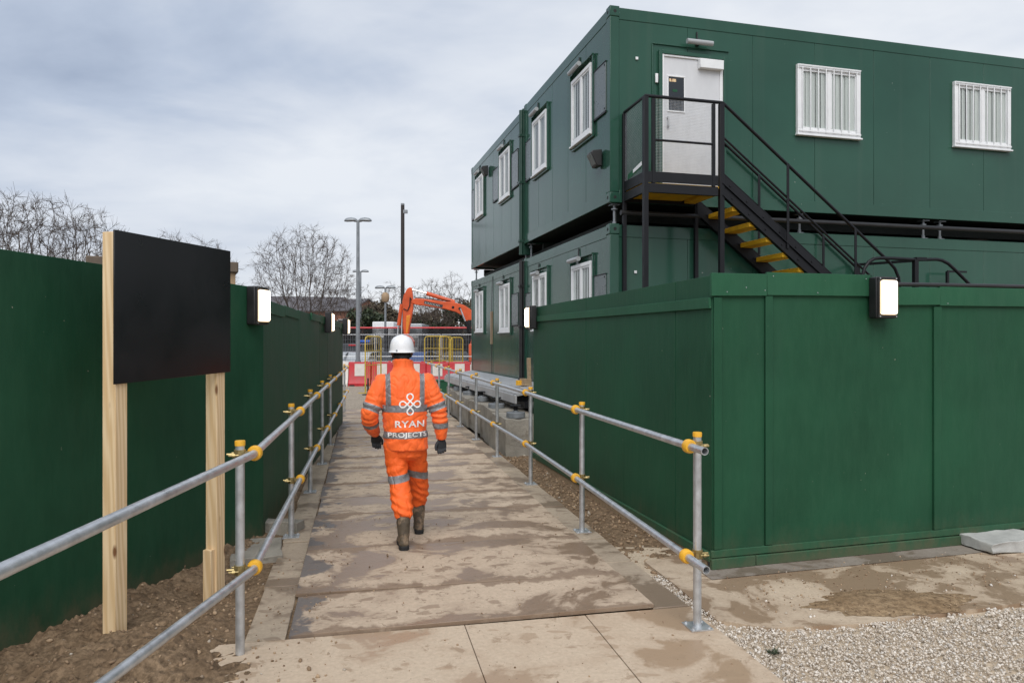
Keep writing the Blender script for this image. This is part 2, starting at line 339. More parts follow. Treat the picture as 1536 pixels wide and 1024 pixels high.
def link(name, me, mat, parent=None, smooth=False, bevel=0.0, seg=2):
    if mat is not None: me.materials.clear(); me.materials.append(MAT[mat] if isinstance(mat, str) else mat)
    o = bpy.data.objects.new(name, me); COL.objects.link(o)
    if parent: o.parent = parent
    if smooth: 
        me.shade_smooth()
        try: me.set_sharp_from_angle(angle=R(42))
        except Exception: pass
    if bevel:
        b = o.modifiers.new('bevel', 'BEVEL'); b.width = bevel; b.segments = seg; b.limit_method = 'ANGLE'; b.angle_limit = R(35)
        if not smooth:
            me.shade_smooth()
            try: me.set_sharp_from_angle(angle=R(30))
            except Exception: pass
    return o
def thing(name, label, cat, loc=(0, 0, 0), rz=0.0, group=None):
    o = bpy.data.objects.new(name, None); COL.objects.link(o); o.location = loc; o.rotation_euler = (0, 0, rz); o.empty_display_size = .1
    return tag(o, label, cat, group)
def tag(o, label, cat, group=None, kind=None):
    o['label'] = label; o['category'] = cat
    if group: o['group'] = group
    if kind: o['kind'] = kind
    return o
def dup(root, loc, rz, label, name=None):
    r = root.copy(); COL.objects.link(r); r.location = loc; r.rotation_euler = (0, 0, rz); r['label'] = label
    for ch in list(root.children):
        c = ch.copy(); COL.objects.link(c); c.parent = r
        for g in list(ch.children):
            d = g.copy(); COL.objects.link(d); d.parent = c
    return r
ORD = ['nearest', 'second', 'third', 'fourth', 'fifth', 'sixth', 'seventh', 'eighth', 'ninth', 'tenth', 'eleventh', 'twelfth', 'thirteenth', 'fourteenth', 'fifteenth', 'sixteenth', 'seventeenth', 'eighteenth']
def rotz(a): return Matrix.Rotation(a, 3, 'Z')
def nz(x, y, z=0.0, s=1.0): return noise.fractal(Vector((x * s, y * s, z)), .8, 2.1, 5)
# ---------------------------------------------------------------- ground
U = Vector((-.2062, .9785, 0)); V = Vector((.9785, .2062, 0)); O = Vector((-1.408, 4.508, 0))
WALK = math.atan2(.2062, .9785)                       # heading of the walkway (z rotation)
def W(v, u, z=0.0): return O + V * v + U * u + Vector((0, 0, z))
def wv(x, y):                                         # walkway coordinates of a world point
    d = Vector((x, y, 0)) - O; return d.dot(V), d.dot(U)

def sheet(name, pts, mat, label, cat, kind='structure', thick=0.0):
    b = MB()
    if thick: b.prism([Vector(p) - Vector((0, 0, thick)) for p in pts], (0, 0, 0), (0, 0, thick))
    else: b.add(pts, [tuple(range(len(pts)))])
    return tag(b.build(name, mat), label, cat, kind=kind)

b = MB(); S = 700
b.add([(-S, -60, -.17), (S, -60, -.17), (S, S, -.17), (-S, S, -.17)], [(0, 1, 2, 3)])
tag(b.build('ground', 'ground'), 'brown dirt ground of the building site reaching to the horizon', 'ground', kind='structure')

def grid_sheet(name, x0, x1, y0, y1, step, hfun, mat, label, cat, kind, keep=None):
    nx, ny = int((x1 - x0) / step), int((y1 - y0) / step); vs = []; fs = []
    for j in range(ny + 1):
        for i in range(nx + 1):
            x, y = x0 + i * step, y0 + j * step; vs.append((x, y, hfun(x, y)))
    for j in range(ny):
        for i in range(nx):
            a = j * (nx + 1) + i
            if keep is None or keep(x0 + (i + .5) * step, y0 + (j + .5) * step): fs.append((a, a + 1, a + nx + 2, a + nx + 1))
    me = bpy.data.meshes.new(name); me.from_pydata(vs, [], fs)
    bm = bmesh.new(); bm.from_mesh(me); bmesh.ops.delete(bm, geom=[v for v in bm.verts if not v.link_faces], context='VERTS'); bm.to_mesh(me); bm.free()
    me.update(); return tag(link(name, me, mat, smooth=True), label, cat, kind=kind)

def sstep(a, b_, x):
    t = max(0, min(1, (x - a) / (b_ - a))); return t * t * (3 - 2 * t)
def mud_h(x, y):
    v, u = wv(x, y)
    k = sstep(-.20, -.62, v)                          # 0 at the slab edge, 1 on the bank
    if u < -.15:                                      # nearer the camera the mud creeps over the concrete
        k = sstep(.14 + .12 * nz(x, y, 3, 2.0), -.5, v)
    h = .02 + .06 * nz(x, y, 0, 1.6) + .055 * abs(nz(x, y, 4, 4.2)) + .038 * abs(nz(x, y, 9, 12))
    dip = math.exp(-(((x + 2.2) / .42) ** 2 + ((y - 5.62) / .6) ** 2)); h = h * (1 - .75 * dip) - .165 * dip
    dip2 = math.exp(-(((x + 1.62) / .2) ** 2 + ((y - 4.35) / .4) ** 2)); h -= .05 * dip2
    if y > 6.3: h = h * sstep(8.2, 6.3, y) - .05 * sstep(6.3, 8.2, y) + .014 * nz(x, y, 2, 7)
    return -.045 * (1 - k) + h * k
grid_sheet('mud_bank', -5.2, -.9, 2.2, 9.2, .02, mud_h, 'soil', 'lumpy brown mud bank along the foot of the left hoarding', 'mud', 'stuff',
           lambda x, y: wv(x, y)[0] < (-.17 if y > 4.35 else .28))
def strip_h(x, y): return -.045 + .02 * nz(x, y, 1, 5) + .012 * abs(nz(x, y, 6, 16))
grid_sheet('soil_strip', -4.4, -1.9, 9.2, 20.0, .08, strip_h, 'soil', 'narrow strip of soil between left hoarding and path slabs', 'soil', 'stuff', lambda x, y: -1.6 < wv(x, y)[0] < -.2)
grid_sheet('soil_strip', -.9, 2.3, 5.0, 12.6, .045, lambda x, y: strip_h(x, y) + .01, 'soil', 'dark strip of soil between right hoarding and path slabs', 'soil', 'stuff',
           lambda x, y: wv(x, y)[0] > 2.66 and x < 1.632 - .238 * (y - 5.888) + .25 and wv(x, y)[1] > .72 - .0 * x)

# concrete slabs in the foreground and the slab edging beside the boards, one sheet of slabs with open joints
b = MB()
def slab(v0, v1, u0, u1, z=0.0, j=.005):
    b.prism([W(v0 + j, u0 + j, z - .12), W(v1 - j, u0 + j, z - .12), W(v1 - j, u1 - j, z - .12), W(v0 + j, u1 - j, z - .12)], (0, 0, 0), (0, 0, .12))
for (v0, v1) in ((-.75, 1.119), (1.119, 1.945), (1.945, 2.712)): 
    slab(v0, v1, -4.2, -.010, rnd.uniform(-.002, .002), .0022)
tag(b.build('pavement', 'pave', bevel=.002, seg=1), 'tan concrete slabs smeared with mud in the foreground', 'pavement', kind='structure')
b = MB(); u = -.004
for (va, vb) in ((-.26, -.004), (2.449, 2.712)):
    u = -.004
    while u < 15.6:
        L = rnd.uniform(.5, .75); slab(va + rnd.uniform(-.012, .012), vb, u, u + L, rnd.uniform(-.006, .008), .006); u += L
tag(b.build('path', 'strip', bevel=.005, seg=1), 'worn edging slabs along both sides of the boarded walkway', 'path', kind='structure')
b = MB(); b.prism([W(-.02, .003, -.115), W(2.46, .003, -.115), W(2.46, 15.6, -.115), W(-.02, 15.6, -.115)], (0, 0, 0), (0, 0, .10))
tag(b.build('path', 'soil'), 'soil bed under the muddy walkway boards', 'path', kind='structure')
sheet('road', [(-10, 18.6, -.035), (.9, 20.7, -.035), (5, 40, -.03), (-25, 40, -.03)], 'dirtpale', 'pale trodden dirt between path end and the barriers', 'yard')

# walkway boards: one thing each
bu = [0, .72, 1.86, 3.13, 3.98, 4.83, 5.98, 6.98, 8.2, 9.4, 10.6, 11.8, 13.0, 14.2, 15.4]
for i in range(len(bu) - 1):
    g0, g1 = bu[i] + .005, bu[i + 1] - .005; th = .022 if i else .030
    z0 = .004 + (.004 if i % 2 else 0)
    b = MB(); n = 14
    for k in range(1):
        b.mm((rnd.uniform(-.012, .012), 0, 0), (2.44 + rnd.uniform(-.012, .012), g1 - g0, th))
    o = b.build('walkway_board', 'board', bevel=.003, seg=1)
    o.location = W(0, g0, z0); o.rotation_euler = (R(rnd.uniform(-.12, .12)), R(rnd.uniform(-.08, .08)), WALK + R(rnd.uniform(-.18, .18)))
    if i == 0: o.location = W(0, g0, -.016); o.rotation_euler = (0, R(-.42), WALK)
    tag(o, 'nearest muddy walkway board with its dark front edge exposed' if i == 0 else 'muddy walkway board, %s from the near end of the path' % ORD[i], 'board', 'muddy boards laid across the walkway')

# gravel apron on the right
tl = [G(993, 866), G(1075, 929), G(1153, 941), G(1284, 935), G(1466, 912), G(1536, 903)]
e = Vector((1, .10, 0))
apron = [Vector((p.x, p.y, .0)) for p in tl] + [Vector((6.5, 5.9, 0)), Vector((7.5, 8.1, 0)), Vector((1.68, 6.42, 0)), Vector((1.12, 6.1, 0))]
apron[0] = Vector((1.25, 5.50, 0)); 
sheet('pavement', [Vector((p.x, p.y, -.001)) for p in apron], 'apron', 'dirty tan concrete apron in front of the right hoarding', 'pavement', thick=.1)
def front(t, q=0.0, z=0.0):                            # point on the right hoarding's front face
    return Vector((1.632, 5.888, z)) + Vector((.96, .28, 0)) * t + Vector((.28, -.96, 0)) * q
sheet('pavement', [front(-.15, .24, .004), front(7, .30, .004), front(7, -.3, .004), front(-.1, -.3, .004)], 'pad', 'grey concrete footing strip under the right hoarding', 'pavement')
sheet('gravel_bed', [W(2.69, -4.2, -.03), W(2.69, 1.6, -.03), Vector((9, 6.3, -.03)), Vector((9, -1, -.03))], 'gravel_bed', 'grey bed under the loose pale gravel', 'gravel', 'stuff')

def bound(px):                                         # nearest edge of the apron, image row for a column
    pts = [(983, 862), (1054, 918), (1075, 931), (1153, 943), (1284, 937), (1466, 914), (1700, 885), (2600, 850)]
    for (a, b2) in zip(pts, pts[1:]):
        if a[0] <= px <= b2[0]: return a[1] + (b2[1] - a[1]) * (px - a[0]) / (b2[0] - a[0])
    return 2000
def scatter(name, mat, label, cat, pts, rmin, rmax, flat, parent=None, seed=1):
    """many loose stones as one mesh"""
    rng = np.random.default_rng(seed)
    bm = bmesh.new(); bmesh.ops.create_icosphere(bm, subdivisions=1, radius=1)
    base = np.array([v.co for v in bm.verts]); faces = np.array([[v.index for v in f.verts] for f in bm.faces]); bm.free()
    P = np.array(pts); n = len(P); k = len(base)
    r = rmin + (rmax - rmin) * rng.random(n) ** 2.2
    s = np.stack([rng.uniform(.75, 1.35, n), rng.uniform(.6, 1.0, n), rng.uniform(flat, flat + .35, n)], 1) * r[:, None]
    q = rng.normal(size=(n, 4)); q[:, 1:3] *= .45; q /= np.linalg.norm(q, axis=1)[:, None]
    w, x, y, z = q.T
    Rm = np.stack([np.stack([1 - 2 * (y * y + z * z), 2 * (x * y - z * w), 2 * (x * z + y * w)], 1),
                   np.stack([2 * (x * y + z * w), 1 - 2 * (x * x + z * z), 2 * (y * z - x * w)], 1),
                   np.stack([2 * (x * z - y * w), 2 * (y * z + x * w), 1 - 2 * (x * x + y * y)], 1)], 1)
    vv = base[None] * rng.uniform(.72, 1.18, (n, k, 1)) * s[:, None, :]
    vv = np.einsum('nij,nkj->nki', Rm, vv) + P[:, None, :] + np.stack([np.zeros(n), np.zeros(n), r * .25], 1)[:, None, :]
    ff = faces[None] + (np.arange(n) * k)[:, None, None]
    me = bpy.data.meshes.new(name); me.vertices.add(n * k); me.vertices.foreach_set('co', vv.reshape(-1))
    m = ff.size // 3; me.loops.add(ff.size); me.loops.foreach_set('vertex_index', ff.reshape(-1).astype(np.int32))
    me.polygons.add(m); me.polygons.foreach_set('loop_start', np.arange(0, ff.size, 3, dtype=np.int32)); 
    me.update(calc_edges=True); me.validate()
    return tag(link(name, me, mat), label, cat, kind='stuff')
pts = []
rg = random.Random(3)
while len(pts) < 34000:
    x, y = rg.uniform(.9, 4.6), rg.uniform(2.7, 5.75); v, u = wv(x, y)
    if v < 2.70 + .012 * nz(x, y, 0, 9) or u > 1.15: continue
    px = CX + F * x / y; py = HY + F * H / y
    e = py - bound(px) + 9 * nz(x, y, 5, 7)
    if px > 1090 and e < 0 and rg.random() > .012 * math.exp(e / 40): continue
    if px <= 1090 and v > 2.80 and e < -4: continue
    z = -.024 + rg.random() * .02 if e > 6 and v > 2.74 else (-.01 if e > -4 or v < 2.8 else .002)
    pts.append((x, y, z))
scatter('gravel', 'stone', 'loose pale angular gravel in the right foreground', 'gravel', pts, .0042, .0128, .5, seed=5)
pts = []
while len(pts) < 3000:
    x, y = rg.uniform(-4.2, -.95), rg.uniform(2.6, 7.6); v, u = wv(x, y)
    if v > .30 or (u > 0 and v > -.2) or (v > -.15 and rg.random() > .25): continue
    pts.append((x, y, max(mud_h(x, y), .001 if v > -.2 and u < 0 else -1)))
scatter('soil_clods', 'clod', 'loose clods, chips and small stones on the mud bank', 'soil', pts, .003, .020, .45, seed=9)
pts = []
while len(pts) < 1100:
    x, y = rg.uniform(-.9, 1.7), rg.uniform(5.3, 12.4); v, u = wv(x, y)
    if v < 2.73 or x > 1.632 - .238 * (y - 5.888) + .02: continue
    pts.append((x, y, strip_h(x, y) + .012))
scatter('rubble', 'clod', 'stony rubble in the gap beside the right hoarding', 'soil', pts, .006, .026, .5, seed=12)
pts = []
while len(pts) < 420:
    v, u = rg.uniform(-.2, 2.7), rg.uniform(-1.6, 3.0)
    if rg.random() > (.9 if v < .35 else .25): continue
    p = W(v, u); pts.append((p.x, p.y, 0.0 if u < 0 or v > 2.45 or v < 0 else .036))
for k in range(160): a = rg.uniform(0, 6.28); q = rg.random() ** .5; pts.append((2.70 + .62 * q * math.cos(a), 5.13 + .27 * q * math.sin(a), .012))
for k in range(520):
    p = front(rg.uniform(-.2, 3.2), rg.uniform(.15, 1.0)); pts.append((p.x, p.y, 0.001))
scatter('crumbs', 'clod', 'crumbs of dried mud and grit scattered over the concrete', 'soil', pts, .003, .011, .5, seed=14)
# thin spread of damp sand on the apron
bs = MB(); cx, cy = 2.70, 5.13; n = 120; rings = 9
vs = [(cx, cy, .022)]; fs = []
for j in range(1, rings + 1):
    for k in range(n):
        a = 2 * math.pi * k / n; q = j / rings; rr = q * (1 + .24 * nz(math.cos(a), math.sin(a), 2, 1.5) + .13 * nz(math.cos(a), math.sin(a), 7, 5) + .05 * nz(math.cos(a), math.sin(a), 7, 16))
        x, y = cx + .60 * rr * math.cos(a) + .06 * rr * math.sin(a), cy + .25 * rr * math.sin(a) + .05 * rr * math.cos(a)
        vs.append((x, y, .001 + .024 * (1 - q * q) + .006 * nz(x, y, 1, 9) * (1 - q)))
for k in range(n): fs.append((0, 1 + k, 1 + (k + 1) % n))
for j in range(rings - 1):
    for k in range(n): a = 1 + j * n; fs.append((a + k, a + n + k, a + n + (k + 1) % n, a + (k + 1) % n))
tag(bs.add(vs, fs).build('sand', 'sand', smooth=True), 'thin spread of damp brown sand on the concrete apron', 'sand', kind='stuff')
# tuft of weed in the gravel
b = MB(); c = G(1160, 979)
for k in range(60):
    a = rg.uniform(0, 6.28); L = rg.uniform(.02, .045); d = Vector((math.cos(a), math.sin(a), rg.uniform(.3, 1.0))) * L; s = Vector((-math.sin(a), math.cos(a), 0)) * .004
    p = c + Vector((rg.uniform(-.03, .03), rg.uniform(-.02, .02), 0)); b.add([p - s, p + s, p + d], [(0, 1, 2)])
tag(b.build('weed', 'leaf_dark', fix=False), 'small dark green weed growing in the gravel', 'weed')

# ---------------------------------------------------------------- left hoarding
def run(P0, P1, z0, z1f, name, root, panel=1.22, mat='hoard', thick=.018, out=1, gap=.004, first=None, zj=0.0, org=Vector((0, 0, 0))):
    """boards between two ground points; z1f gives the top height along the run"""
    P0, P1 = Vector(P0), Vector(P1); d = (P1 - P0); L = d.length; d.normalize(); nrm = Vector((d.y, -d.x, 0)) * out
    b = MB(); t = 0; first = first or panel; cuts = []
    while t < L - .05:
        e = min(L, t + (first if t == 0 else panel)); zz = rnd.uniform(-zj, zj); off = rnd.uniform(0, .009)
        a0, a1 = P0 + d * (t + gap / 2) + nrm * off, P0 + d * (e - gap / 2) + nrm * off
        q = [Vector((a0.x, a0.y, z0)), Vector((a1.x, a1.y, z0)), Vector((a1.x, a1.y, z1f(e) + zz)), Vector((a0.x, a0.y, z1f(t) + zz))]
        b.prism([p - org for p in q], (0, 0, 0), nrm * thick); cuts.append((t, e, zz)); t = e
    b.build(name, mat, root, bevel=.0015, seg=1)
    return d, nrm, cuts
A0, A1, A2 = Vector((-3.62, 1.9, 0)), Vector((-2.42, 6.95, 0)), Vector((-3.87, 16.4, 0))
t1 = thing('hoarding_fence', 'plain dark green plywood hoarding behind the black sign board', 'fence', A1)
La = (A1 - A0).length
d, nl, _ = run(A0, A1, -.01, lambda t: 2.435 - .07 * t / La, 'panel', t1, 2.44, org=A1, first=2.05, gap=.003)
b = MB()
for t in (.2, 1.4, 2.6, 3.8, 5.0): 
    p = A0 + d * t - nl * .04 - A1; b.mm((p.x - .035, p.y - .035, -.1), (p.x + .035, p.y + .035, 2.3))
each(b, 'back_post', 'timber_old', t1)
t2 = thing('hoarding_fence', 'long dark green plywood hoarding with lamps running away down the left side', 'fence', A1)
d2, n2, cuts = run(A1 + (A2 - A1).normalized() * .01, A2, -.02, lambda t: 2.262, 'panel', t2, 1.22, zj=.012, org=A1)
b = MB()
for i, (s, e, zz) in enumerate(cuts):
    if i in (2, 5): continue
    top = 2.262 + zz + rnd.uniform(-.012, .03); hgt = rnd.uniform(.10, .15)
    p, q = A1 + d2 * (s + .006 + (.10 if i == 0 else 0)) + n2 * .03 - A1, A1 + d2 * (e - .006) + n2 * .03 - A1
    b.bar(Vector((p.x, p.y, top - hgt / 2)), Vector((q.x, q.y, top - hgt / 2 + rnd.uniform(-.012, .012))), .018, hgt)
each(b, 'coping_board', 'hoard_trim', t2, bevel=.002, seg=1)
b = MB()
for k in range(8):
    p = A1 + d2 * (.3 + k * 1.22) - n2 * .05 - A1; b.mm((p.x - .035, p.y - .035, -.1), (p.x + .035, p.y + .035, 2.15))
each(b, 'back_post', 'timber_old', t2)

# ---------------------------------------------------------------- right hoarding (corner at the origin)
B0 = Vector((1.632, 5.888, 0)); fd, fn = Vector((.96, .28, 0)), Vector((.28, -.96, 0)); ld, ln = Vector((-.2315, .9728, 0)), Vector((-.9728, -.2315, 0))
t3 = thing('hoarding_fence', 'green plywood hoarding corner with battens and stepped coping on the right', 'fence', B0)
def fr(t, q, z): return fd * t + fn * q + Vector((0, 0, z))
def lf(t, q, z): return ld * t + ln * q + Vector((0, 0, z))
b = MB(); ts = [0, .50, 2.31, 3.53, 4.75, 6.2]
tops = [2.395, None, 2.345, 2.35, 2.35]
b.prism([fr(.503, 0, .03), fr(2.307, 0, .03), fr(2.307, 0, 2.34), fr(1.83, 0, 2.34), fr(1.83, 0, 2.42), fr(.503, 0, 2.40)], (0, 0, 0), -fn * .018)
for i in (0, 2, 3, 4): b.prism([fr(ts[i] + .003, 0, .03), fr(ts[i + 1] - .003, 0, .03), fr(ts[i + 1] - .003, 0, tops[i]), fr(ts[i] + .003, 0, tops[i])], (0, 0, 0), -fn * .018)
ls = [0, .66, 1.88, 3.10, 4.32, 5.6]
for i in range(5):
    o_ = .0025 * (i % 2); b.prism([lf(ls[i] + .003, o_, .05), lf(ls[i + 1] - .003, o_, .05), lf(ls[i + 1] - .003, o_, 2.395), lf(ls[i] + .003, o_, 2.395)], (0, 0, 0), -ln * .018)
b.build('panel', 'hoard', t3, bevel=.0015, seg=1)
for (s, e, z0, z1, q) in ((-.022, .50, 2.225, 2.412, .03), (.505, 1.555, 2.24, 2.432, .026), (1.79, 2.31, 2.175, 2.335, .034), (2.315, 4.2, 2.178, 2.35, .028)):
    b = MB(); b.prism([fr(s, .002, z0), fr(e, .002, z0 + .01), fr(e, .002, z1 + .004), fr(s, .002, z1)], (0, 0, 0), fn * q); each(b, 'coping_board', 'hoard_trim', t3, bevel=.003)
b = MB(); b.prism([fr(1.57, .004, 2.13), fr(1.775, .004, 2.13), fr(1.775, .004, 2.425), fr(1.57, .004, 2.425)], (0, 0, 0), fn * .014); b.build('lamp_backing_board', 'hoard_trim', t3, bevel=.002)
b = MB(); b.prism([fr(1.775, .004, 2.17), fr(1.795, .004, 2.17), fr(1.795, .004, 2.23), fr(1.57, .004, 2.23)], (0, 0, 0), fn * .02)
for (t_, w, z1) in ((.045, .072, 2.215), (.53, .07, 2.235), (2.30, .085, 2.17), (3.53, .07, 2.17)):
    b.prism([fr(t_ - w / 2, .002, .16), fr(t_ + w / 2, .002, .16), fr(t_ + w / 2, .002, z1), fr(t_ - w / 2, .002, z1)], (0, 0, 0), fn * .02)
each(b, 'vertical_batten', 'hoard', t3, bevel=.003)
b = MB(); b.prism([fr(-.02, .002, .095), fr(6.2, .002, .095), fr(6.2, .002, .155), fr(-.02, .002, .155)], (0, 0, 0), fn * .022)
b.build('kick_rail', 'hoard_trim', t3, bevel=.004)
b = MB(); b.prism([fr(-.025, .002, .004), fr(.385, .002, .004), fr(.385, .002, .09), fr(-.025, .002, .09)], (0, 0, 0), fn * .04); b.prism([fr(.392, .002, .004), fr(6.2, .002, .004), fr(6.2, .002, .088), fr(.392, .002, .088)], (0, 0, 0), fn * .037)
b.build('kick_board', 'hoard_trim', t3, bevel=.005)
b = MB(); b.prism([lf(.0, .004, 2.125), lf(5.45, .004, 2.165), lf(5.45, .004, 2.245), lf(.0, .004, 2.215)], (0, 0, 0), ln * .024); b.build('waling_batten', 'hoard_trim', t3, bevel=.003)
b = MB(); b.prism([lf(-.01, .004, .06), lf(5.55, .004, .05), lf(5.55, .004, .125), lf(-.01, .004, .135)], (0, 0, 0), ln * .03); b.build('kick_board', 'hoard_trim', t3, bevel=.003)
b = MB(); b.prism([lf(.06, .001, -.05), lf(5.4, .001, -.05), lf(5.4, .001, .045), lf(.06, .001, .055)], (0, 0, 0), ln * .016); b.build('sole_plate', 'timber_old', t3, bevel=.003)
b = MB()
for (t_, z) in ((.12, 2.26), (.3, 2.30), (.48, 2.28), (.56, 2.40), (1.0, 2.27), (1.5, 2.40), (1.86, 2.30), (2.2, 2.25), (2.4, 2.2)): b.lathe([(.0, .0), (.0042, .0), (.0042, .003), (.0, .004)], 8, fr(t_, .034, z), 'y')
each(b, 'screw_head', 'screw', t3)
b = MB()
for k in range(5):
    p = fr(.1 + k * 1.22, -.055, 0); b.mm((p.x - .035, p.y - .035, 0), (p.x + .035, p.y + .035, 2.28)); p = lf(.3 + k * 1.22, -.055, 0); b.mm((p.x - .035, p.y - .035, 0), (p.x + .035, p.y + .035, 2.28))
each(b, 'back_post', 'timber_old', t3)
# black pipe lying along the lower coping
b = MB(); b.tube([B0 + fr(t_, .012, z) for t_, z in ((1.80, 2.357), (1.84, 2.362), (3.0, 2.372), (4.6, 2.376))], .019, 10)
o = b.build('pipe', 'black_plastic', smooth=True); tag(o, 'black plastic pipe lying along the right hoarding\'s coping', 'pipe')
# ---------------------------------------------------------------- bulkhead lamps on the hoardings
def bulkhead(loc, rz, label, first=None):
    if first: return dup(first, loc, rz, label)
    t = thing('bulkhead_lamp', label, 'lamp', loc, rz, 'lit bulkhead lamps on the hoardings')
    b = MB(); b.mm((-.105, -.095, -.18), (.105, 0, .18)); b.build('housing', 'black_plastic', t, bevel=.014, seg=3)
    b = MB(); b.mm((-.083, -.145, -.15), (.083, -.096, .148)); b.build('lens', 'lens', t, bevel=.028, seg=4)
    b = MB()
    for z in (-.163, .163): b.mm((-.10, -.112, z - .012), (.10, -.094, z + .012))
    for x in (-.09, .09): b.mm((x - .008, -.112, -.16), (x + .008, -.094, .16))
    b.build('bezel', 'black_plastic', t, bevel=.003)
    b = MB()
    for x in (-.085, .085):
        for z in (-.163, .163): b.lathe([(0, -.117), (.007, -.117), (.007, -.11)], 8, (x, 0, z), 'y')
    b.build('screw', 'screw', t)
    return t
angf = math.atan2(.28, .96)
def faceang(n): return math.atan2(n.x, -n.y)            # rotation that turns local -y to n
bl = bulkhead(B0 + fr(1.635, .026, 2.235), faceang(fn), 'lit bulkhead lamp facing forward on the right hoarding\'s coping')
bulkhead(B0 + lf(5.40, .03, 2.23), faceang(ln), 'lit bulkhead lamp at the far end of the right hoarding, below the cabin windows', bl)
p = A0 + d * (La - .17) + nl * .022; bulkhead(Vector((p.x, p.y, 2.19)), faceang(nl), 'lit bulkhead lamp on left hoarding just right of the black board', bl)
p = A1 + d2 * 5.6 + n2 * .04; bulkhead(Vector((p.x, p.y, 2.19)), faceang(n2), 'lit bulkhead lamp halfway along the left hoarding', bl)
p = A1 + d2 * 9.4 + n2 * .04; bulkhead(Vector((p.x, p.y, 2.2)), faceang(n2), 'lit bulkhead lamp at the far end of the left hoarding', bl)

# ---------------------------------------------------------------- black sign board on two timber posts
S0 = Vector((-2.479, 4.5, 0)); sd = Vector((.2326, .9726, 0)); sn = Vector((.9726, -.2326, 0))
t4 = thing('sign_board', 'blank black sign board on two raw timber posts before the left hoarding', 'sign', S0)
def sg(t_, q, z): return sd * t_ + sn * q + Vector((0, 0, z))
b = MB(); b.prism([sg(0, 0, 1.586), sg(1.182, 0, 1.618), sg(1.182, 0, 2.562), sg(0, 0, 2.552)], (0, 0, 0), -sn * .012); b.build('board', 'chalkboard', t4, bevel=.0015, seg=1)
sang = math.atan2(-sd.x, sd.y)
for (t_, zb, zt) in ((.075, -.02, 2.545), (1.085, -.30, 2.50)):
    b = MB(); c = sg(t_, -.066, 0); b.box(Vector((c.x, c.y, (zb + zt) / 2)), (.098, .10, zt - zb), rotz(sang)); b.build('post', 'timber', t4, bevel=.004)
b = MB(); c = sg(1.01, -.07, 0); b.box(Vector((c.x, c.y, .02)), (.07, .045, .5), rotz(sang)); b.build('post_wedge', 'timber', t4, bevel=.003)
b = MB()
for z in (1.75, 2.38):
    b.prism([sg(.127, -.032, z - .045), sg(1.033, -.032, z - .045), sg(1.033, -.032, z + .045), sg(.127, -.032, z + .045)], (0, 0, 0), sn * .018)
each(b, 'cross_rail', 'timber', t4, bevel=.003)

# ---------------------------------------------------------------- scaffold tube handrails
def railing(name, label, posts, upper, lower, side, bases):
    t = thing(name, label, 'railing', (posts[0][0], posts[0][1], 0)); o = Vector(t.location)
    def rel(p): return Vector(p) - o
    for i, (x, y) in enumerate(posts):
        b = MB(); b.tube([rel((x, y, .0)), rel((x, y, 1.238))], .0265, 14); po = b.build('post', 'galv', t, smooth=True)
        b = MB(); b.lathe([(.0295, 0), (.0305, .022), (.029, .03), (.0, .031)], 14, rel((x, y, 1.236))); b.build('cap', 'yellow_plastic', po, smooth=True)
        if i in bases:
            b = MB(); c = rel((x, y, 0)); b.box(c + Vector((0, 0, .006)), (.15, .15, .009), rotz(WALK))
            for sx in (-.055, .055):
                for sy in (-.055, .055): b.lathe([(.010, .01), (.010, .02), (0, .02)], 6, c + rotz(WALK) @ Vector((sx, sy, 0)))
            b.build('base_plate', 'galv', po)
    for (nm, pl) in (('top_rail', upper), ('mid_rail', lower)):
        b = MB(); b.tube([rel(p) for p in pl], .0245, 14, hollow=.84); b.build(nm, 'galv', t, smooth=True)
    # yellow padded couplers where the rails cross the posts
    for pl in (upper, lower):
        for i, (x, y) in enumerate(posts):
            best = None
            for a, c in zip(pl, pl[1:]):
                a, c = Vector(a), Vector(c); k = max(.0, min(1, (Vector((x, y, 0)) - Vector((a.x, a.y, 0))).dot((c - a)) / (c - a).length_squared)); q = a + (c - a) * k; dd = (Vector((x, y, q.z)) - q).length
                if best is None or dd < best[0]: best = (dd, q, (c - a).normalized())
            _, q, dr = best
            if i == 0 and side < 0 : dr = (Vector(pl[-1]) - Vector(pl[-2])).normalized()
            b = MB(); pr = [(.026, -.030), (.038, -.030), (.045, -.016), (.045, .016), (.038, .030), (.026, .030)]
            b.lathe(pr, 18, (0, 0, 0)); rot = dr.to_track_quat('Z', 'Y').to_matrix(); off = dr * (.035 if side > 0 else .03) * (-1 if side > 0 else 1)
            b.v = [tuple(rot @ Vector(v) + q + off - o) for v in b.v]
            cl = b.build('clamp', 'yellow_plastic', t, smooth=True)
            b = MB(); pp = Vector((x, y, q.z)); b.tube([pp - o - Vector((0, 0, .028)), pp - o + Vector((0, 0, .028))], .034, 12)
            m_ = (pp - q).normalized() if (pp - q).length > 1e-4 else Vector((1, 0, 0)); b.bar(q - o, pp - o, .03, .035); s_ = m_.cross(Vector((0, 0, 1)))
            for k in (-1, 1):
                b.tube([pp - o + s_ * .045 * k - m_ * .0, pp - o + s_ * .05 * k + m_ * .055], .007, 8); b.tube([pp - o + s_ * .047 * k + m_ * .02, pp - o + s_ * .049 * k + m_ * .036], .012, 6)
            b.tube([pp - o + m_ * .03, pp - o + m_ * .075], .007, 6)
            b.build('coupler', 'brass', cl)
    return t
lp = [(-1.616, 4.286), (-2.097, 6.855), (-2.49, 8.9), (-2.883, 10.95), (-3.276, 13.0), (-3.67, 15.05), (-4.06, 17.1), (-4.45, 19.15)]
off = .078
lu = [(-1.452, 1.25, 1.192), (-1.535, 4.28, 1.185)] + [(x + off, y + .01, 1.19) for x, y in lp[1:-1]] + [(-4.52, 19.9, 1.19)]
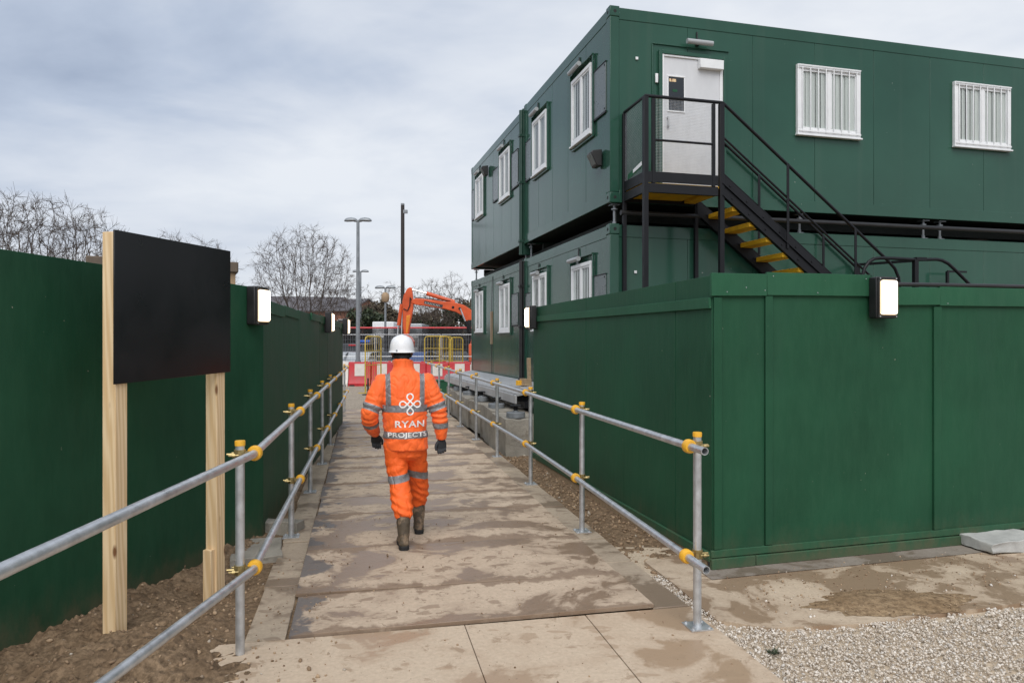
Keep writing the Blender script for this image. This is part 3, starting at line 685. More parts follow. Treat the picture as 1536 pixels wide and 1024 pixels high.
ll = [(-1.70, 1.5, .50), (-1.535, 4.28, .50)] + [(x + off, y + .01, .54) for x, y in lp[1:-1]] + [(-4.52, 19.9, .54)]
railing('scaffold_railing', 'galvanised scaffold tube railing with yellow clamps along left of the walkway', lp, lu, ll, -1, range(1, 8))
rp = [(1.205, 4.69), (.684, 7.05), (.243, 9.4), (-.24, 11.64), (-.68, 13.7), (-1.13, 15.8), (-1.57, 17.9), (-2.02, 20.0), (-2.46, 22.1)]
ru = [(1.185, 4.43, 1.18)] + [(x - .075, y - .01, 1.197) for x, y in rp[1:-1]] + [(-2.75, 23.0, 1.2)]
rl = [(1.178, 4.37, .47)] + [(x - .075, y - .01, .535) for x, y in rp[1:-1]] + [(-2.75, 23.0, .535)]
railing('scaffold_railing', 'galvanised scaffold tube railing with open near ends along right of the walkway', rp, ru, rl, 1, range(0, 9))

# loose concrete pieces by the hoardings
def rough_block(name, c, size, rz, mat, label, cat, group=None, seed=0, amp=.012):
    bm = bmesh.new(); bmesh.ops.create_cube(bm, size=1); bmesh.ops.subdivide_edges(bm, edges=bm.edges, cuts=5, use_grid_fill=True)
    for v in bm.verts:
        v.co = Vector((v.co.x * size[0], v.co.y * size[1], v.co.z * size[2]))
        q = v.co + Vector((seed * 3.1, 0, 0)); k = amp * (1.4 if sum(abs(abs(v.co[i]) - size[i] / 2) < 1e-4 for i in range(3)) > 1 else .5)
        v.co += Vector((nz(q.x, q.y, q.z, 6), nz(q.y, q.z, q.x + 3, 6), nz(q.z, q.x, q.y + 7, 6))) * k
    me = bpy.data.meshes.new(name); bm.to_mesh(me); bm.free()
    o = link(name, me, mat, bevel=.006, seg=2); o.location = c; o.rotation_euler = (0, 0, rz); return tag(o, label, cat, group)
rough_block('concrete_slab', (4.42, 6.50, .055), (.62, .34, .10), R(14), 'concrete_light', 'pale grey broken concrete kerb lying by the right hoarding', 'slab', seed=2, amp=.02)
rough_block('concrete_slab', (-2.28, 6.45, -.035), (.42, .62, .10), R(18), 'concrete', 'grey concrete slab behind the left railing\'s first post', 'slab', seed=4)
rough_block('concrete_slab', (-2.28, 7.12, .03), (.42, .16, .13), R(-12), 'concrete', 'broken concrete lump poking from under the left hoarding\'s corner', 'slab', seed=6)
# ---------------------------------------------------------------- stacked site cabins
C0 = Vector((1.495, 11.0, 0)); BA = math.atan2(.25308, .96745)
def fs(px):                                              # distance along the front face for an image column
    r = (px - CX) / F; return (11 * r - 1.495) / (.96745 - .25308 * r)
def fz(px, py): return H + (HY - py) * (11 + .25308 * fs(px)) / F
def lt(px):                                              # distance along the left face
    r = (px - CX) / F; return (1.495 - 11 * r) / (.25308 + .96745 * r)
def lz(px, py): return H + (HY - py) * (11 + .96745 * lt(px)) / F

def cabin(label, y0, y1, z0, z1, base_z, length=9.6):
    """steel cabin in building coordinates: x along the front, y into the depth"""
    rot = Matrix.Rotation(BA, 4, 'Z'); loc = C0 + rot @ Vector((0, y0, 0)); loc.z = base_z
    t = thing('site_cabin', label, 'cabin', loc, BA, 'green site cabins stacked two high')
    D = y1 - y0; dz = -base_z; a, c = z0 + dz, z1 + dz
    RH, RB, PW = .20, .19, .15
    b = MB(); b.mm((.03, .03, a + .05), (length - .03, D - .03, c - .03)); b.build('core', 'cabin_dark', t)
    b = MB(); x = PW                                      # front and back sheets with open joints
    while x < length - PW - .01:
        e = min(length - PW, x + 1.16)
        b.mm((x + .0022, .008, a + RB), (e - .0022, .029, c - RH)); b.mm((x + .004, D - .029, a + RB), (e - .004, D - .008, c - RH)); x = e
    y = PW
    n = max(1, round((D - 2 * PW) / .92)); w = (D - 2 * PW) / n
    for k in range(n):
        for xx in ((.008, .029), (length - .029, length - .008)): b.mm((xx[0], PW + k * w + .004, a + RB), (xx[1], PW + (k + 1) * w - .004, c - RH))
    b.build('wall', 'cabin', t, bevel=.002, seg=1)
    b = MB()
    for yy in ((0, .03), (D - .03, D)): b.mm((PW, yy[0], c - RH), (length - PW, yy[1], c - .02))
    for xx in ((0, .03), (length - .03, length)): b.mm((xx[0], PW, c - RH), (xx[1], D - PW, c - .02))
    b.build('roof_rail', 'cabin', t, bevel=.006)
    b = MB(); b.mm((.02, .02, c - .028), (length - .02, D - .02, c - .012)); b.build('roof', 'cabin', t)
    b = MB()
    for yy in ((-.004, .03), (D - .03, D + .004)): b.mm((PW, yy[0], a), (length - PW, yy[1], a + RB))
    for xx in ((-.004, .03), (length - .03, length + .004)): b.mm((xx[0], PW, a), (xx[1], D - PW, a + RB))
    b.build('floor_rail', 'cabin', t, bevel=.006)
    for xx in (0, length - PW):
        for yy in (0, D - PW):
            b = MB(); b.mm((xx, yy, a + .16), (xx + PW, yy + PW, c - .16)); pst = b.build('corner_post', 'cabin', t, bevel=.008)
            b = MB()
            for zz in (a, c - .155): b.mm((xx - .006, yy - .006, zz - .004), (xx + PW + .006, yy + PW + .006, zz + .158))
            each(b, 'corner_casting', 'cabin', pst, bevel=.012)
            b = MB()
            for zz in (a + .08, c - .08):
                b.lathe([(.0, -.008), (.026, -.008), (.026, .0)], 12, (xx + .08, yy if yy == 0 else yy + PW + .016, zz), 'y')
                b.lathe([(.0, -.008), (.026, -.008), (.026, .0)], 12, (xx if xx == 0 else xx + PW + .016, yy + .08, zz), 'x')
            b.build('casting_hole', 'cabin_dark', pst)
    return t, dz
def slats(b, x0, x1, z0, z1, q, n, ax):
    for k in range(n):
        xa = x0 + (x1 - x0) * (k - .02) / n; xb = x0 + (x1 - x0) * (k + 1.04) / n; tw = .007 + .002 * (k % 2) + rnd.uniform(-.003, .003)
        if ax == 'x': P = [(xa, -q - tw, z0), (xb, -q + tw, z0), (xb, -q + tw, z1), (xa, -q - tw, z1)]
        else: P = [(-q - tw, xa, z0), (-q + tw, xb, z0), (-q + tw, xb, z1), (-q - tw, xa, z1)]
        b.add(P, [(0, 1, 2, 3)])
def window(t, a0, a1, z0, z1, ax, bars=0, mull=2, hood=True):
    """window standing proud of a face; ax 'x' = front face, 'y' = left face"""
    def B(b, u0, u1, q0, q1, w0, w1):
        return b.mm((u0, -q1, w0), (u1, -q0, w1)) if ax == 'x' else b.mm((-q1, u0, w0), (-q0, u1, w1))
    fwid = .075 if ax == 'x' else .06
    b = MB()
    B(b, a0, a1, -.01, .05, z0, z0 + fwid * 1.15); B(b, a0, a1, -.01, .05, z1 - fwid, z1)
    B(b, a0, a0 + fwid, -.01, .048, z0 + fwid * 1.15, z1 - fwid); B(b, a1 - fwid, a1, -.01, .048, z0 + fwid * 1.15, z1 - fwid)
    B(b, a0 - .02, a1 + .02, .0, .075, z0 - .03, z0 - .002)
    win = b.build('window', 'white_pvc', t, bevel=.005)
    m_ = (a0 + a1) / 2
    b = MB()
    if mull == 2: B(b, m_ - .028, m_ + .028, .0, .042, z0 + fwid * 1.15 + .001, z1 - fwid - .001)
    for (s, e) in ((a0 + fwid, m_ - .028), (m_ + .028, a1 - fwid)):
        B(b, s + .001, e - .001, .003, .036, z0 + fwid * 1.16, z0 + fwid * 1.16 + .03); B(b, s + .001, e - .001, .003, .036, z1 - fwid - .031, z1 - fwid - .001)
        B(b, s + .001, s + .026, .003, .036, z0 + .12, z1 - fwid - .033); B(b, e - .026, e - .001, .003, .036, z0 + .12, z1 - fwid - .033)
    b.build('sash', 'white_pvc', win, bevel=.003)
    b = MB(); B(b, a0 + fwid, a1 - fwid, -.012, -.007, z0 + fwid, z1 - fwid); b.build('recess', 'cabin_dark', win)
    b = MB(); slats(b, a0 + fwid + .002, a1 - fwid - .012, z0 + fwid + .03, z1 - fwid - .01, (.008), 11 if ax == 'x' else 7, ax); b.build('blind', 'blind', win, fix=False)
    b = MB(); B(b, a0 + fwid + .002, a1 - fwid - .002, .022, .026, z0 + fwid, z1 - fwid); b.build('pane', 'glass', win)
    if bars:
        b = MB()
        for k in range(bars):
            x = a0 + .085 + (a1 - a0 - .17) * k / (bars - 1); B(b, x - .0075, x + .0075, .052, .066, z0 + .03, z1 - .004)
        for z in (z0 + .045, z1 - .02): B(b, a0 + .01, a1 - .01, .0665, .074, z - .011, z + .011)
        B(b, a0 + .02, a1 - .02, .0525, .0655, z1 - .062, z1 - .052)
        b.build('security_bars', 'white_pvc', win, bevel=.002, seg=1)
    if hood:
        b = MB(); B(b, a0 - .075, a1 + .10, .0, .05, z1 + .10, z1 + .125); B(b, a0 - .075, a0 - .045, .0, .035, z0 - .08, z1 + .099); B(b, a1 + .035, a1 + .09, .0, .05, z0 - .03, z1 + .099); B(b, a0 - .044, a1 + .034, .0, .03, z0 - .08, z0 - .045)
        b.build('surround', 'cabin', win, bevel=.003)
    return win
def tubelight(t, a, z, L, ax, tilt=0.0):
    b = MB(); p, q = ((a, -.1, z), (a + L, -.1, z)) if ax == 'x' else ((-.1, a, z), (-.1, a + L, z))
    b.tube([p, q], .04, 14); o = b.build('wall_lamp', 'diffuser', t, smooth=True)
    b = MB(); m_ = (Vector(p) + Vector(q)) / 2; s = Vector((0, .1, 0)) if ax == 'x' else Vector((.1, 0, 0)); b.bar(m_ + s, m_ + s * .2 + Vector((0, 0, .05)), .06, .05)
    b.tube([m_ + s * .9 + Vector((0, 0, .02)), m_ + s * .95 + Vector((0, 0, .2))], .012, 6); b.build('lamp_bracket', 'black_plastic', o)
    return o
def flood(t, a, z, ax='y', s=1.0):
    b = MB(); b.prism([(-.02, a - .11 * s, z + .13 * s), (-.17 * s, a - .11 * s, z + .11 * s), (-.2 * s, a - .11 * s, z + .07 * s), (-.1 * s, a - .11 * s, z - .13 * s), (-.02, a - .11 * s, z - .13 * s)], (0, 0, 0), (0, .22 * s, 0))
    o = b.build('floodlight', 'black_plastic', t, bevel=.01)
    b = MB(); b.prism([(-.203 * s, a - .09 * s, z + .055 * s), (-.112 * s, a - .09 * s, z - .105 * s), (-.108 * s, a - .09 * s, z - .10 * s), (-.198 * s, a - .09 * s, z + .06 * s)], (0, 0, 0), (0, .18 * s, 0)); b.build('floodlight_glass', 'grey_panel', o)
def shutter(t, a0, a1, z0, z1, dz):
    b = MB(); b.mm((-.014, a0, z0 + dz), (.004, a1, z1 + dz)); o = b.build('shutter', 'grey_panel', t, bevel=.004)
    b = MB(); b.mm((-.022, a0 - .012, z0 - .03 + dz), (.002, a1 + .012, z0 - .008 + dz)); b.mm((-.018, a1 + .002, z0 + dz), (.002, a1 + .014, z1 + dz)); b.mm((-.022, a0 - .012, z1 + .002 + dz), (.002, a1 + .012, z1 + .014 + dz))
    for y in (a0 + .04, a1 - .04):
        for z in (z0 + .04, z1 - .04): b.mm((-.021, y - .012, z - .012 + dz), (-.014, y + .012, z + .012 + dz))
    b.build('shutter_frame', 'black', o)

ZT, ZB, LT, LB = 6.985, 3.985, 3.66, .66
D1, D2a, D2b = 4.86, 4.97, 10.65
up1, k1 = cabin('upper front green site cabin with white door and barred windows', 0, D1, ZB, ZT, ZB)
up2, k2 = cabin('upper rear green site cabin with two narrow white windows, above the aluminium boards', D2a, D2b, ZB + .015, ZT - .02, ZB)
lo1, k3 = cabin('lower front green site cabin half hidden behind the right hoarding', 0, D1, LB, LT, LB)
lo2, k4 = cabin('lower rear green site cabin standing over the aluminium boards', D2a, D2b, LB + .01, LT - .015, LB)
# left-face windows (in each cabin's own coordinates)
for (t, dz, y0, x0, x1, top, bot) in ((up1, k1, 0, 889.3, 860.0, (893, 90), (890, 198)), (up1, k1, 0, 821.5, 801, (821, 164), (821, 250)),
                                 (up2, k2, D2a, 766, 751, (766, 219), (766, 292)), (up2, k2, D2a, 726, 715, (726, 259), (726, 320)),
                                 (lo1, k3, 0, 889.3, 860.0, (889, 391), (889, 498)), (lo1, k3, 0, 821.5, 801, (821, 408), (821, 494)),
                                 (lo2, k4, D2a, 766, 751, (766, 424), (766, 497)), (lo2, k4, D2a, 726, 715, (726, 436), (726, 497))):
    window(t, lt(x0) - y0, lt(x1) - y0, lz(*bot) + dz, lz(*top) + dz, 'y')
for (t, dz, y0, x0, top, bot, w) in ((up1, k1, 0, 909.5, (909, 93), (909, 166), .56), (up1, k1, 0, 799.0, (799, 206), (799, 264), .50), (up2, k2, D2a, 777.5, (777, 224), (777, 277), .55), (up2, k2, D2a, 748.5, (748, 250), (748, 297), .6), (up2, k2, D2a, 713.8, (714, 282), (714, 326), .5),
                                  (lo1, k3, 0, 909.5, (909, 411), (909, 480), .56), (lo1, k3, 0, 799.0, (799, 439), (799, 490), .5), (lo2, k4, D2a, 777.5, (777, 440), (777, 487), .55)):
    a = lt(x0) - y0; shutter(t, a, a + w, lz(*bot), lz(*top), dz)
for (t, dz, y0, px, py, L) in ((up1, k1, 0, 877, 96, .5), (up1, k1, 0, 812, 164, .45), (up2, k2, D2a, 759, 219, .4), (up2, k2, D2a, 722, 257, .4), (lo1, k3, 0, 876, 388, .5), (lo1, k3, 0, 813, 409, .4), (lo2, k4, D2a, 758, 424, .4), (lo2, k4, D2a, 721, 436, .3)):
    tubelight(t, lt(px) - y0, lz(px, py) + dz, L, 'y')
flood(up1, lt(901), lz(901, 239) + k1); flood(up2, lt(732) - D2a, lz(732, 257) + k2)
# pale repair strip and cable on the lower rear cabin
b = MB(); a = lt(739) - D2a; b.mm((-.012, a, lz(738, 516) + k4), (-.002, a + .22, lz(738, 467) + k4)); b.build('repair_strip', 'trim_tan', lo2)
b = MB(); b.tube([(-.012, a - .02, lz(738, 415) + k4), (-.012, a + .05, lz(738, 450) + k4), (-.012, a + .1, lz(738, 560) + k4)], .008, 5); b.build('cable', 'black_plastic', lo2)
# front-face windows
window(up1, fs(1194), fs(1288), fz(1194, 201) + k1, fz(1194, 97) + k1, 'x', bars=8, hood=False)
window(up1, fs(1429), fs(1513), fz(1429, 219) + k1, fz(1429, 123) + k1, 'x', bars=8, hood=False)
# door in the upper front cabin
x0, x1 = fs(992), fs(1083); zt, zb = fz(992, 82) + k1, .235
b = MB(); b.mm((x0 + .03, -.012, zb), (x1 - .05, .03, zt - .03)); door = b.build('door', 'door_white', up1, bevel=.004)
b = MB(); vx0, vx1, vz0, vz1 = fs(1000), fs(1027), fz(1000, 168) + k1, fz(1000, 113) + k1
b.mm((vx0 + .022, -.018, vz0 + .022), (vx1 - .022, -.013, vz1 - .022)); b.build('vision_panel', 'glass_dark', door)
b = MB()
for q in (((vx0, -.026, vz0), (vx1, -.012, vz0 + .024)), ((vx0, -.026, vz1 - .024), (vx1, -.012, vz1)), ((vx0, -.024, vz0 + .025), (vx0 + .022, -.012, vz1 - .025)), ((vx1 - .022, -.024, vz0 + .025), (vx1, -.012, vz1 - .025))): b.mm(*q)
b.build('vision_frame', 'white_pvc', door, bevel=.003)
b = MB(); b.mm((vx0 + .035, -.0205, vz1 - .10), (vx0 + .15, -.0185, vz1 - .055)); b.build('sticker', 'timber', door)
b = MB(); b.mm((vx0 + .09, -.0205, vz1 - .255), (vx0 + .17, -.0185, vz1 - .215)); b.build('sticker', MAT['hoard_trim'], door)
b = MB(); cx0, cx1 = fs(1046), fs(1081); b.mm((cx0, -.10, fz(1060, 106) + k1), (cx1, -.013, fz(1060, 92) + k1)); b.build('door_closer', 'white_pvc', door, bevel=.008)
b = MB(); b.tube([(x0 + .1, -.05, zb + .98), (x0 + .1, -.05, zb + 1.12)], .012, 8); b.mm((x0 + .085, -.045, zb + .97), (x0 + .115, -.013, zb + 1.0)); b.mm((x0 + .085, -.045, zb + 1.1), (x0 + .115, -.013, zb + 1.13)); b.build('door_handle', 'screw', door)
b = MB(); b.mm((x0, -.04, zb), (x0 + .03, -.004, zt)); b.mm((x1 - .05, -.03, zb), (x1, -.004, zt)); b.mm((x0 + .031, -.035, zt - .03), (x1 - .051, -.004, zt)); b.build('door_frame', 'white_pvc', up1, bevel=.004)
b = MB(); b.mm((x0 - .055, -.05, zb), (x0 - .002, .0, zt + .06)); b.mm((x1 + .002, -.05, zb), (x1 + .05, .0, zt + .06)); b.mm((x0 - .001, -.05, zt + .002), (x1 + .001, .0, zt + .06))
b.mm((x0 - .16, -.012, zb), (x0 - .145, .002, zt + .15)); b.mm((x0 - .16, -.016, zt + .15), (x1 + .12, .002, zt + .165)); b.build('door_surround', 'cabin', up1, bevel=.004)
b = MB(); b.mm((x0 - .11, -.03, fz(984, 125) + k1), (x0 - .065, -.002, fz(984, 111) + k1)); b.build('key_box', 'white_pvc', up1, bevel=.006)
tubelight(up1, fs(1026), fz(1040, 67) + k1, fs(1064) - fs(1026), 'x')
b = MB()
for (px, py) in ((955, 88),): b.mm((fs(px) - .022, -.014, fz(px, py) - .022 + k1), (fs(px) + .022, -.001, fz(px, py) + .022 + k1))
b.build('junction_plate', 'white_pvc', up1, bevel=.004)
b = MB(); px, py = 953, 408; b.mm((fs(px) - .022, -.014, fz(px, py) - .022 + k3), (fs(px) + .022, -.001, fz(px, py) + .022 + k3)); b.build('junction_plate', 'white_pvc', lo1, bevel=.004)
# downpipes in the joint between front and rear cabins
for (t, dz, z0, z1, mt, nm) in ((up1, k1, 3.75, 6.9, 'downpipe', 'upper'), (lo1, k3, .75, 3.62, 'black_plastic', 'lower')):
    b = MB(); ym = D1 + .055
    b.tube([(-.05, ym, z0 + dz), (-.05, ym, z1 + dz)], .05, 12)
    for z in (z0 + .3, (z0 + z1) / 2, z1 - .55): b.mm((-.11, ym - .062, z + dz - .03), (.01, ym + .062, z + dz + .03))
    b.mm((-.02, ym - .05, z0 + dz), (.2, ym + .05, z1 + dz)); b.build('downpipe', mt, t, bevel=.004)
# levelling jacks between the storeys
rotB = Matrix.Rotation(BA, 3, 'Z')
def BL(x, y, z): return C0 + rotB @ Vector((x, y, 0)) + Vector((0, 0, z))
first = None
for i, (x, y) in enumerate(((.12, .12), (fs(1206), .12), (fs(1393), .12), (fs(1418), .12), (.12, D1 - .15), (.12, D2a + .15), (.12, D2b - .15), (9.4, .12), (9.4, D2b - .15))):
    lb = ['steel levelling jack between cabins at the near corner', 'small steel levelling jack under the left barred window', 'small steel levelling jack left of its twin under the right barred window', 'small steel levelling jack right of its twin under the right barred window',
          'steel levelling jack between cabins at front side of the downpipe', 'steel levelling jack between cabins at rear side of the downpipe', 'steel levelling jack between cabins at the far left corner', 'steel levelling jack at hidden right end of the cabins', 'steel levelling jack at hidden rear end of the cabins'][i]
    if first is None:
        first = thing('levelling_jack', lb, 'jack', BL(x, y, LT - .012), BA, 'levelling jacks between the storeys')
        b = MB(); b.tube([(0, 0, .012), (0, 0, .33)], .02, 10); b.build('screw', 'lamp_grey', first, smooth=True)
        b = MB(); b.lathe([(.075, 0), (.075, .014), (.03, .02), (.03, .06), (.0, .06)], 14); b.lathe([(.05, .24), (.05, .262), (0, .262)], 8); b.mm((-.07, -.07, .31), (.07, .07, .322)); each(b, 'plate', 'lamp_grey', first)
    else: dup(first, BL(x, y, LT - .012), BA, lb)
o = MB().tube([BL(.15, -.06, 3.82), BL(9.5, -.06, 3.82)], .04, 12).build('pipe', 'black_plastic', smooth=True); tag(o, 'long black pipe running in the gap between the two storeys', 'pipe')
b = MB()
for y in (.5, D1 - .4, D2a + .5, D2b - .4): b.bar(BL(.3, y, 3.86), BL(9.3, y, 3.86), .1, .18)
b.bar(BL(.35, .6, 3.75), BL(.35, D2b - .5, 3.75), .12, .14); b.bar(BL(.6, D1 - .1, 3.82), BL(9.5, D1 - .1, 3.82), .1, .29); b.bar(BL(9.3, .2, 3.82), BL(9.3, D1, 3.82), .1, .30)  # last two bars added to stop daylight showing through the gap
tag(b.build('bearer_beam', 'cabin_dark'), 'dark steel bearer beams in the gap between the two storeys, some added to block daylight', 'beam')

# ---------------------------------------------------------------- black steel staircase with yellow treads
st = thing('staircase', 'black steel outside staircase with yellow treads and mesh-sided landing at the cabin door', 'staircase', BL(.2, -.8, 0), BA)
def sl(x, y, z): return Vector((x - .2, y + .8, z))       # building coordinates to the staircase's own
DK, SL = 4.10, .769                                        # deck height, slope
X0, X1, Y0, Y1 = .21, 1.39, -.80, -.06
b = MB(); b.mm(sl(X0 + .03, Y0 + .03, DK - .03), sl(X1 + .05, Y1, DK)); 
b.mm(sl(X0 + .04, Y0 + .05, DK - .07), sl(X1 - .25, Y1 - .05, DK - .031)); b.mm(sl(X1 - .2, Y0 + .05, DK - .10), sl(X1 - .02, Y1 - .05, DK - .031))
b.build('landing_deck', 'yellow_steel', st)
b = MB(); b.mm(sl(X0 + .03, Y0 - .02, DK - .115), sl(X1 - .03, Y0 + .025, DK + .015)); b.mm(sl(X0 - .02, Y0 + .03, DK - .115), sl(X0 + .025, Y1, DK + .015)); b.mm(sl(X0 + .03, Y1 - .01, DK - .115), sl(X1 + .03, Y1 + .03, DK - .01)); b.build('landing_frame', 'black', st, bevel=.004)
b = MB(); b.mm(sl(X0 + .03, Y0 - .015, DK + .035), sl(X1 - .03, Y0 - .005, DK + .185)); b.mm(sl(X0 - .015, Y0 + .03, DK + .035), sl(X0 - .005, Y1, DK + .185)); each(b, 'toe_board', 'black', st, bevel=.002)
b = MB(); b.mm(sl(X0 + .02, Y0 + .04, DK + .002), sl(X0 + .03, Y1, DK + .05)); b.mm(sl(X0 + .04, Y0 + .012, DK + .002), sl(X1, Y0 + .02, DK + .03)); each(b, 'nosing', 'yellow_steel', st)
for (x, y, zt) in ((X0, Y0, 5.34), (X0, Y1, 5.33), (X1 + .03, Y0, 5.34), (X1 + .03, Y1, DK - .02)):
    b = MB(); w = .035 if y == Y0 else .028; b.mm(sl(x - w, y - w, 0), sl(x + w, y + w, zt)); each(b, 'landing_post', 'black', st, bevel=.004)
b = MB(); b.mm(sl(X0 + .10, Y0 - .02, DK + .02), sl(X0 + .15, Y0 + .025, 5.33)); b.mm(sl(X1 - .12, Y0 - .02, DK + .02), sl(X1 - .075, Y0 + .025, 5.33)); each(b, 'baluster', 'black', st, bevel=.003)
HR = 1.255
def hand(y, h, s_end, r): 
    p = [sl(X1 + .06, y, DK + h), sl(s_end, y, DK + h - SL * (s_end - X1 - .06))]
    return p
b = MB(); b.tube([sl(X0, Y1, 5.345), sl(X0, Y0, 5.36), sl(X1 + .03, Y0, 5.36)], .024, 10)
pe = hand(Y0, HR, 4.35, 0); xe = 4.35; ze = pe[1].z
b.tube([sl(X1 + .03, Y0, 5.36), pe[0], pe[1], sl(xe + .13, Y0, ze - .12), sl(xe + .20, Y0, ze - .26), sl(xe + .22, Y0, ze - .44), sl(xe + .22, Y0, ze - .75)], .024, 10)
pb = hand(Y1, HR, 4.35, 0); q0 = pb[0] + (pb[1] - pb[0]) * .15; b.tube([q0 - Vector((.0, 0, .9)), q0, pb[1], sl(xe + .2, Y1, ze - .25), sl(xe + .22, Y1, ze - .7)], .022, 10); each(b, 'handrail', 'black', st, smooth=True)
b = MB(); b.tube([sl(X0 + .13, Y0, 4.74), sl(X1 - .1, Y0, 4.74)], .018, 8)
for y in (Y0, Y1):
    p = hand(y, HR - .50, 4.5, 0); p[0] = p[0] + (p[1] - p[0]) * (.14 if y == Y1 else 0); b.tube(p, .017, 8)
each(b, 'mid_rail', 'black', st, smooth=True)
for y in (Y0, Y1):
    for s in (2.52, 3.72):
        b = MB(); zz = DK + HR - SL * (s - X1 - .06); b.mm(sl(s - .02, y - .04, zz - 1.28), sl(s + .02, y - .024, zz)); b.build('stanchion', 'black', st, bevel=.003)
XE = 4.72
def band(y, top, bot, nm, q=.02, flange=True):
    b = MB(); e = 4.65; x0_ = X1 + .03; dz_ = SL * (e - x0_); sy = .012 if y > -.5 else -.012
    b.prism([sl(x0_, y - q, DK + top), sl(e, y - q, DK + top - dz_), sl(e, y - q, DK + bot - dz_), sl(x0_, y - q, DK + bot)], (0, 0, 0), (0, .012, 0))
    if flange:
        for z_ in (top, bot): b.bar(sl(x0_, y + sy, DK + z_ + .003), sl(e, y + sy, DK + z_ + .003 - dz_), .07, .012)
    for k in range(12):
        x = X1 + .2 + k * .28; b.lathe([(0, -.012), (.014, -.01), (.016, 0)], 8, sl(x, y - q, DK + (top + bot) / 2 - SL * (x - x0_)), 'y')
    b.build(nm, 'black', st)
band(Y0, .075, -.10, 'stringer'); band(Y0 + .055, .27, .095, 'skirting_plate', flange=False); band(Y1 - .02, -.02, -.25, 'stringer')
for k in range(0, 11):
    x = 1.61 + .282 * k; z = 3.85 - .2168 * k
    b = MB(); b.mm(sl(x, Y0 + .012, z - .07), sl(x + .25, Y1 - .045, z)); b.build('tread', 'yellow_steel', st, bevel=.006)
# fine wire mesh in the landing guard
b = MB()
def grid(p0, du, dv, nu, nv, r=.0016):
    for k in range(nu + 1): a = p0 + du * k / nu; b.tube([a, a + dv], r, 3, caps=False)
    for k in range(nv + 1): a = p0 + dv * k / nv; b.tube([a, a + du], r, 3, caps=False)
grid(sl(X0 + .15, Y0, DK + .06), Vector((X1 - X0 - .27, 0, 0)), Vector((0, 0, 1.17)), 42, 54); b.build('mesh_infill', 'galv', st, fix=False)
b = MB(); grid(sl(X0, Y0 + .04, DK + .06), Vector((0, Y1 - Y0 - .07, 0)), Vector((0, 0, 1.20)), 30, 54); b.build('mesh_infill', 'lamp_grey', st, fix=False)
b = MB(); b.prism([sl(X0 - .006, Y0 + .10, DK + .27), sl(X0 - .006, Y0 + .60, DK + .19), sl(X0 - .006, Y0 + .60, DK + .27), sl(X0 - .006, Y0 + .10, DK + .36)], (0, 0, 0), (.004, 0, 0)); b.build('mesh_patch', 'hoard_trim', st)
b = MB(); b.prism([sl(X0 - .012, Y0 + .10, DK + .29), sl(X0 - .012, Y0 + .40, DK + .245), sl(X0 - .012, Y0 + .40, DK + .295), sl(X0 - .012, Y0 + .10, DK + .35)], (0, 0, 0), (.004, 0, 0)); b.build('mesh_tag', 'white_pvc', st)
# lower landing with its own looped guard rails
ll_ = thing('stair_platform', 'low black steel platform with looped tube rails behind the right hoarding', 'platform', BL(4.7, -.9, 0), BA)
def pl(x, y, z): return Vector((x - 4.7, y + .9, z))
ZL = 1.72
b = MB(); b.mm(pl(4.68, -1.15, ZL - .05), pl(6.1, .0, ZL)); b.build('deck', 'black', ll_)
b = MB()
for x in (4.75, 6.0):
    for y in (-1.1, -.06): b.mm(pl(x - .03, y - .03, 0), pl(x + .03, y + .03, ZL - .051))
each(b, 'leg', 'black', ll_)
def loopp(px, py, yy):                                    # point on the plane y = yy of the building seen at a pixel
    r = (px - CX) / F; p = C0 + rotB @ Vector((0, yy, 0)); dx = Vector((.96745, .25308)); s = (p.y * r - p.x) / (dx.x - dx.y * r); Y = p.y + dx.y * s
    return pl(s, yy, H + (HY - py) * Y / F)
b = MB(); yy = -1.12
b.tube([loopp(x, y, yy) for x, y in ((1294, 460), (1294, 412), (1297, 402), (1303, 393), (1311, 388), (1320, 387), (1340, 387.5), (1372, 389.5))], .026, 10)
b.tube([loopp(x, y, yy) for x, y in ((1372, 389.5), (1405, 389), (1413, 390.5), (1422, 395), (1432, 404), (1452, 424), (1480, 452))], .026, 10); b.build('looped_rail', 'black', ll_, smooth=True)
b = MB(); p = loopp(1373, 389, yy); b.mm((p.x - .035, p.y - .03, ZL - .0), (p.x + .035, p.y + .03, p.z)); p = loopp(1380, 389, yy); b.mm((p.x - .09, p.y - .033, p.z - .02), (p.x + .1, p.y + .033, p.z + .03))
b.bar(loopp(1285, 397, -.1), loopp(1372, 391, yy + .1), .03, .04); p = loopp(1286, 397, -.1); b.mm((p.x - .03, p.y - .03, ZL), (p.x + .03, p.y + .03, p.z))
each(b, 'guard_post', 'black', ll_)
b = MB(); p = loopp(1421, 407, -.2); b.mm((p.x - .02, p.y - .02, ZL), (p.x + .02, p.y + .02, p.z)); b.bar(p, p + Vector((.4, 0, 0)), .03, .03); b.build('short_post', 'black', ll_)

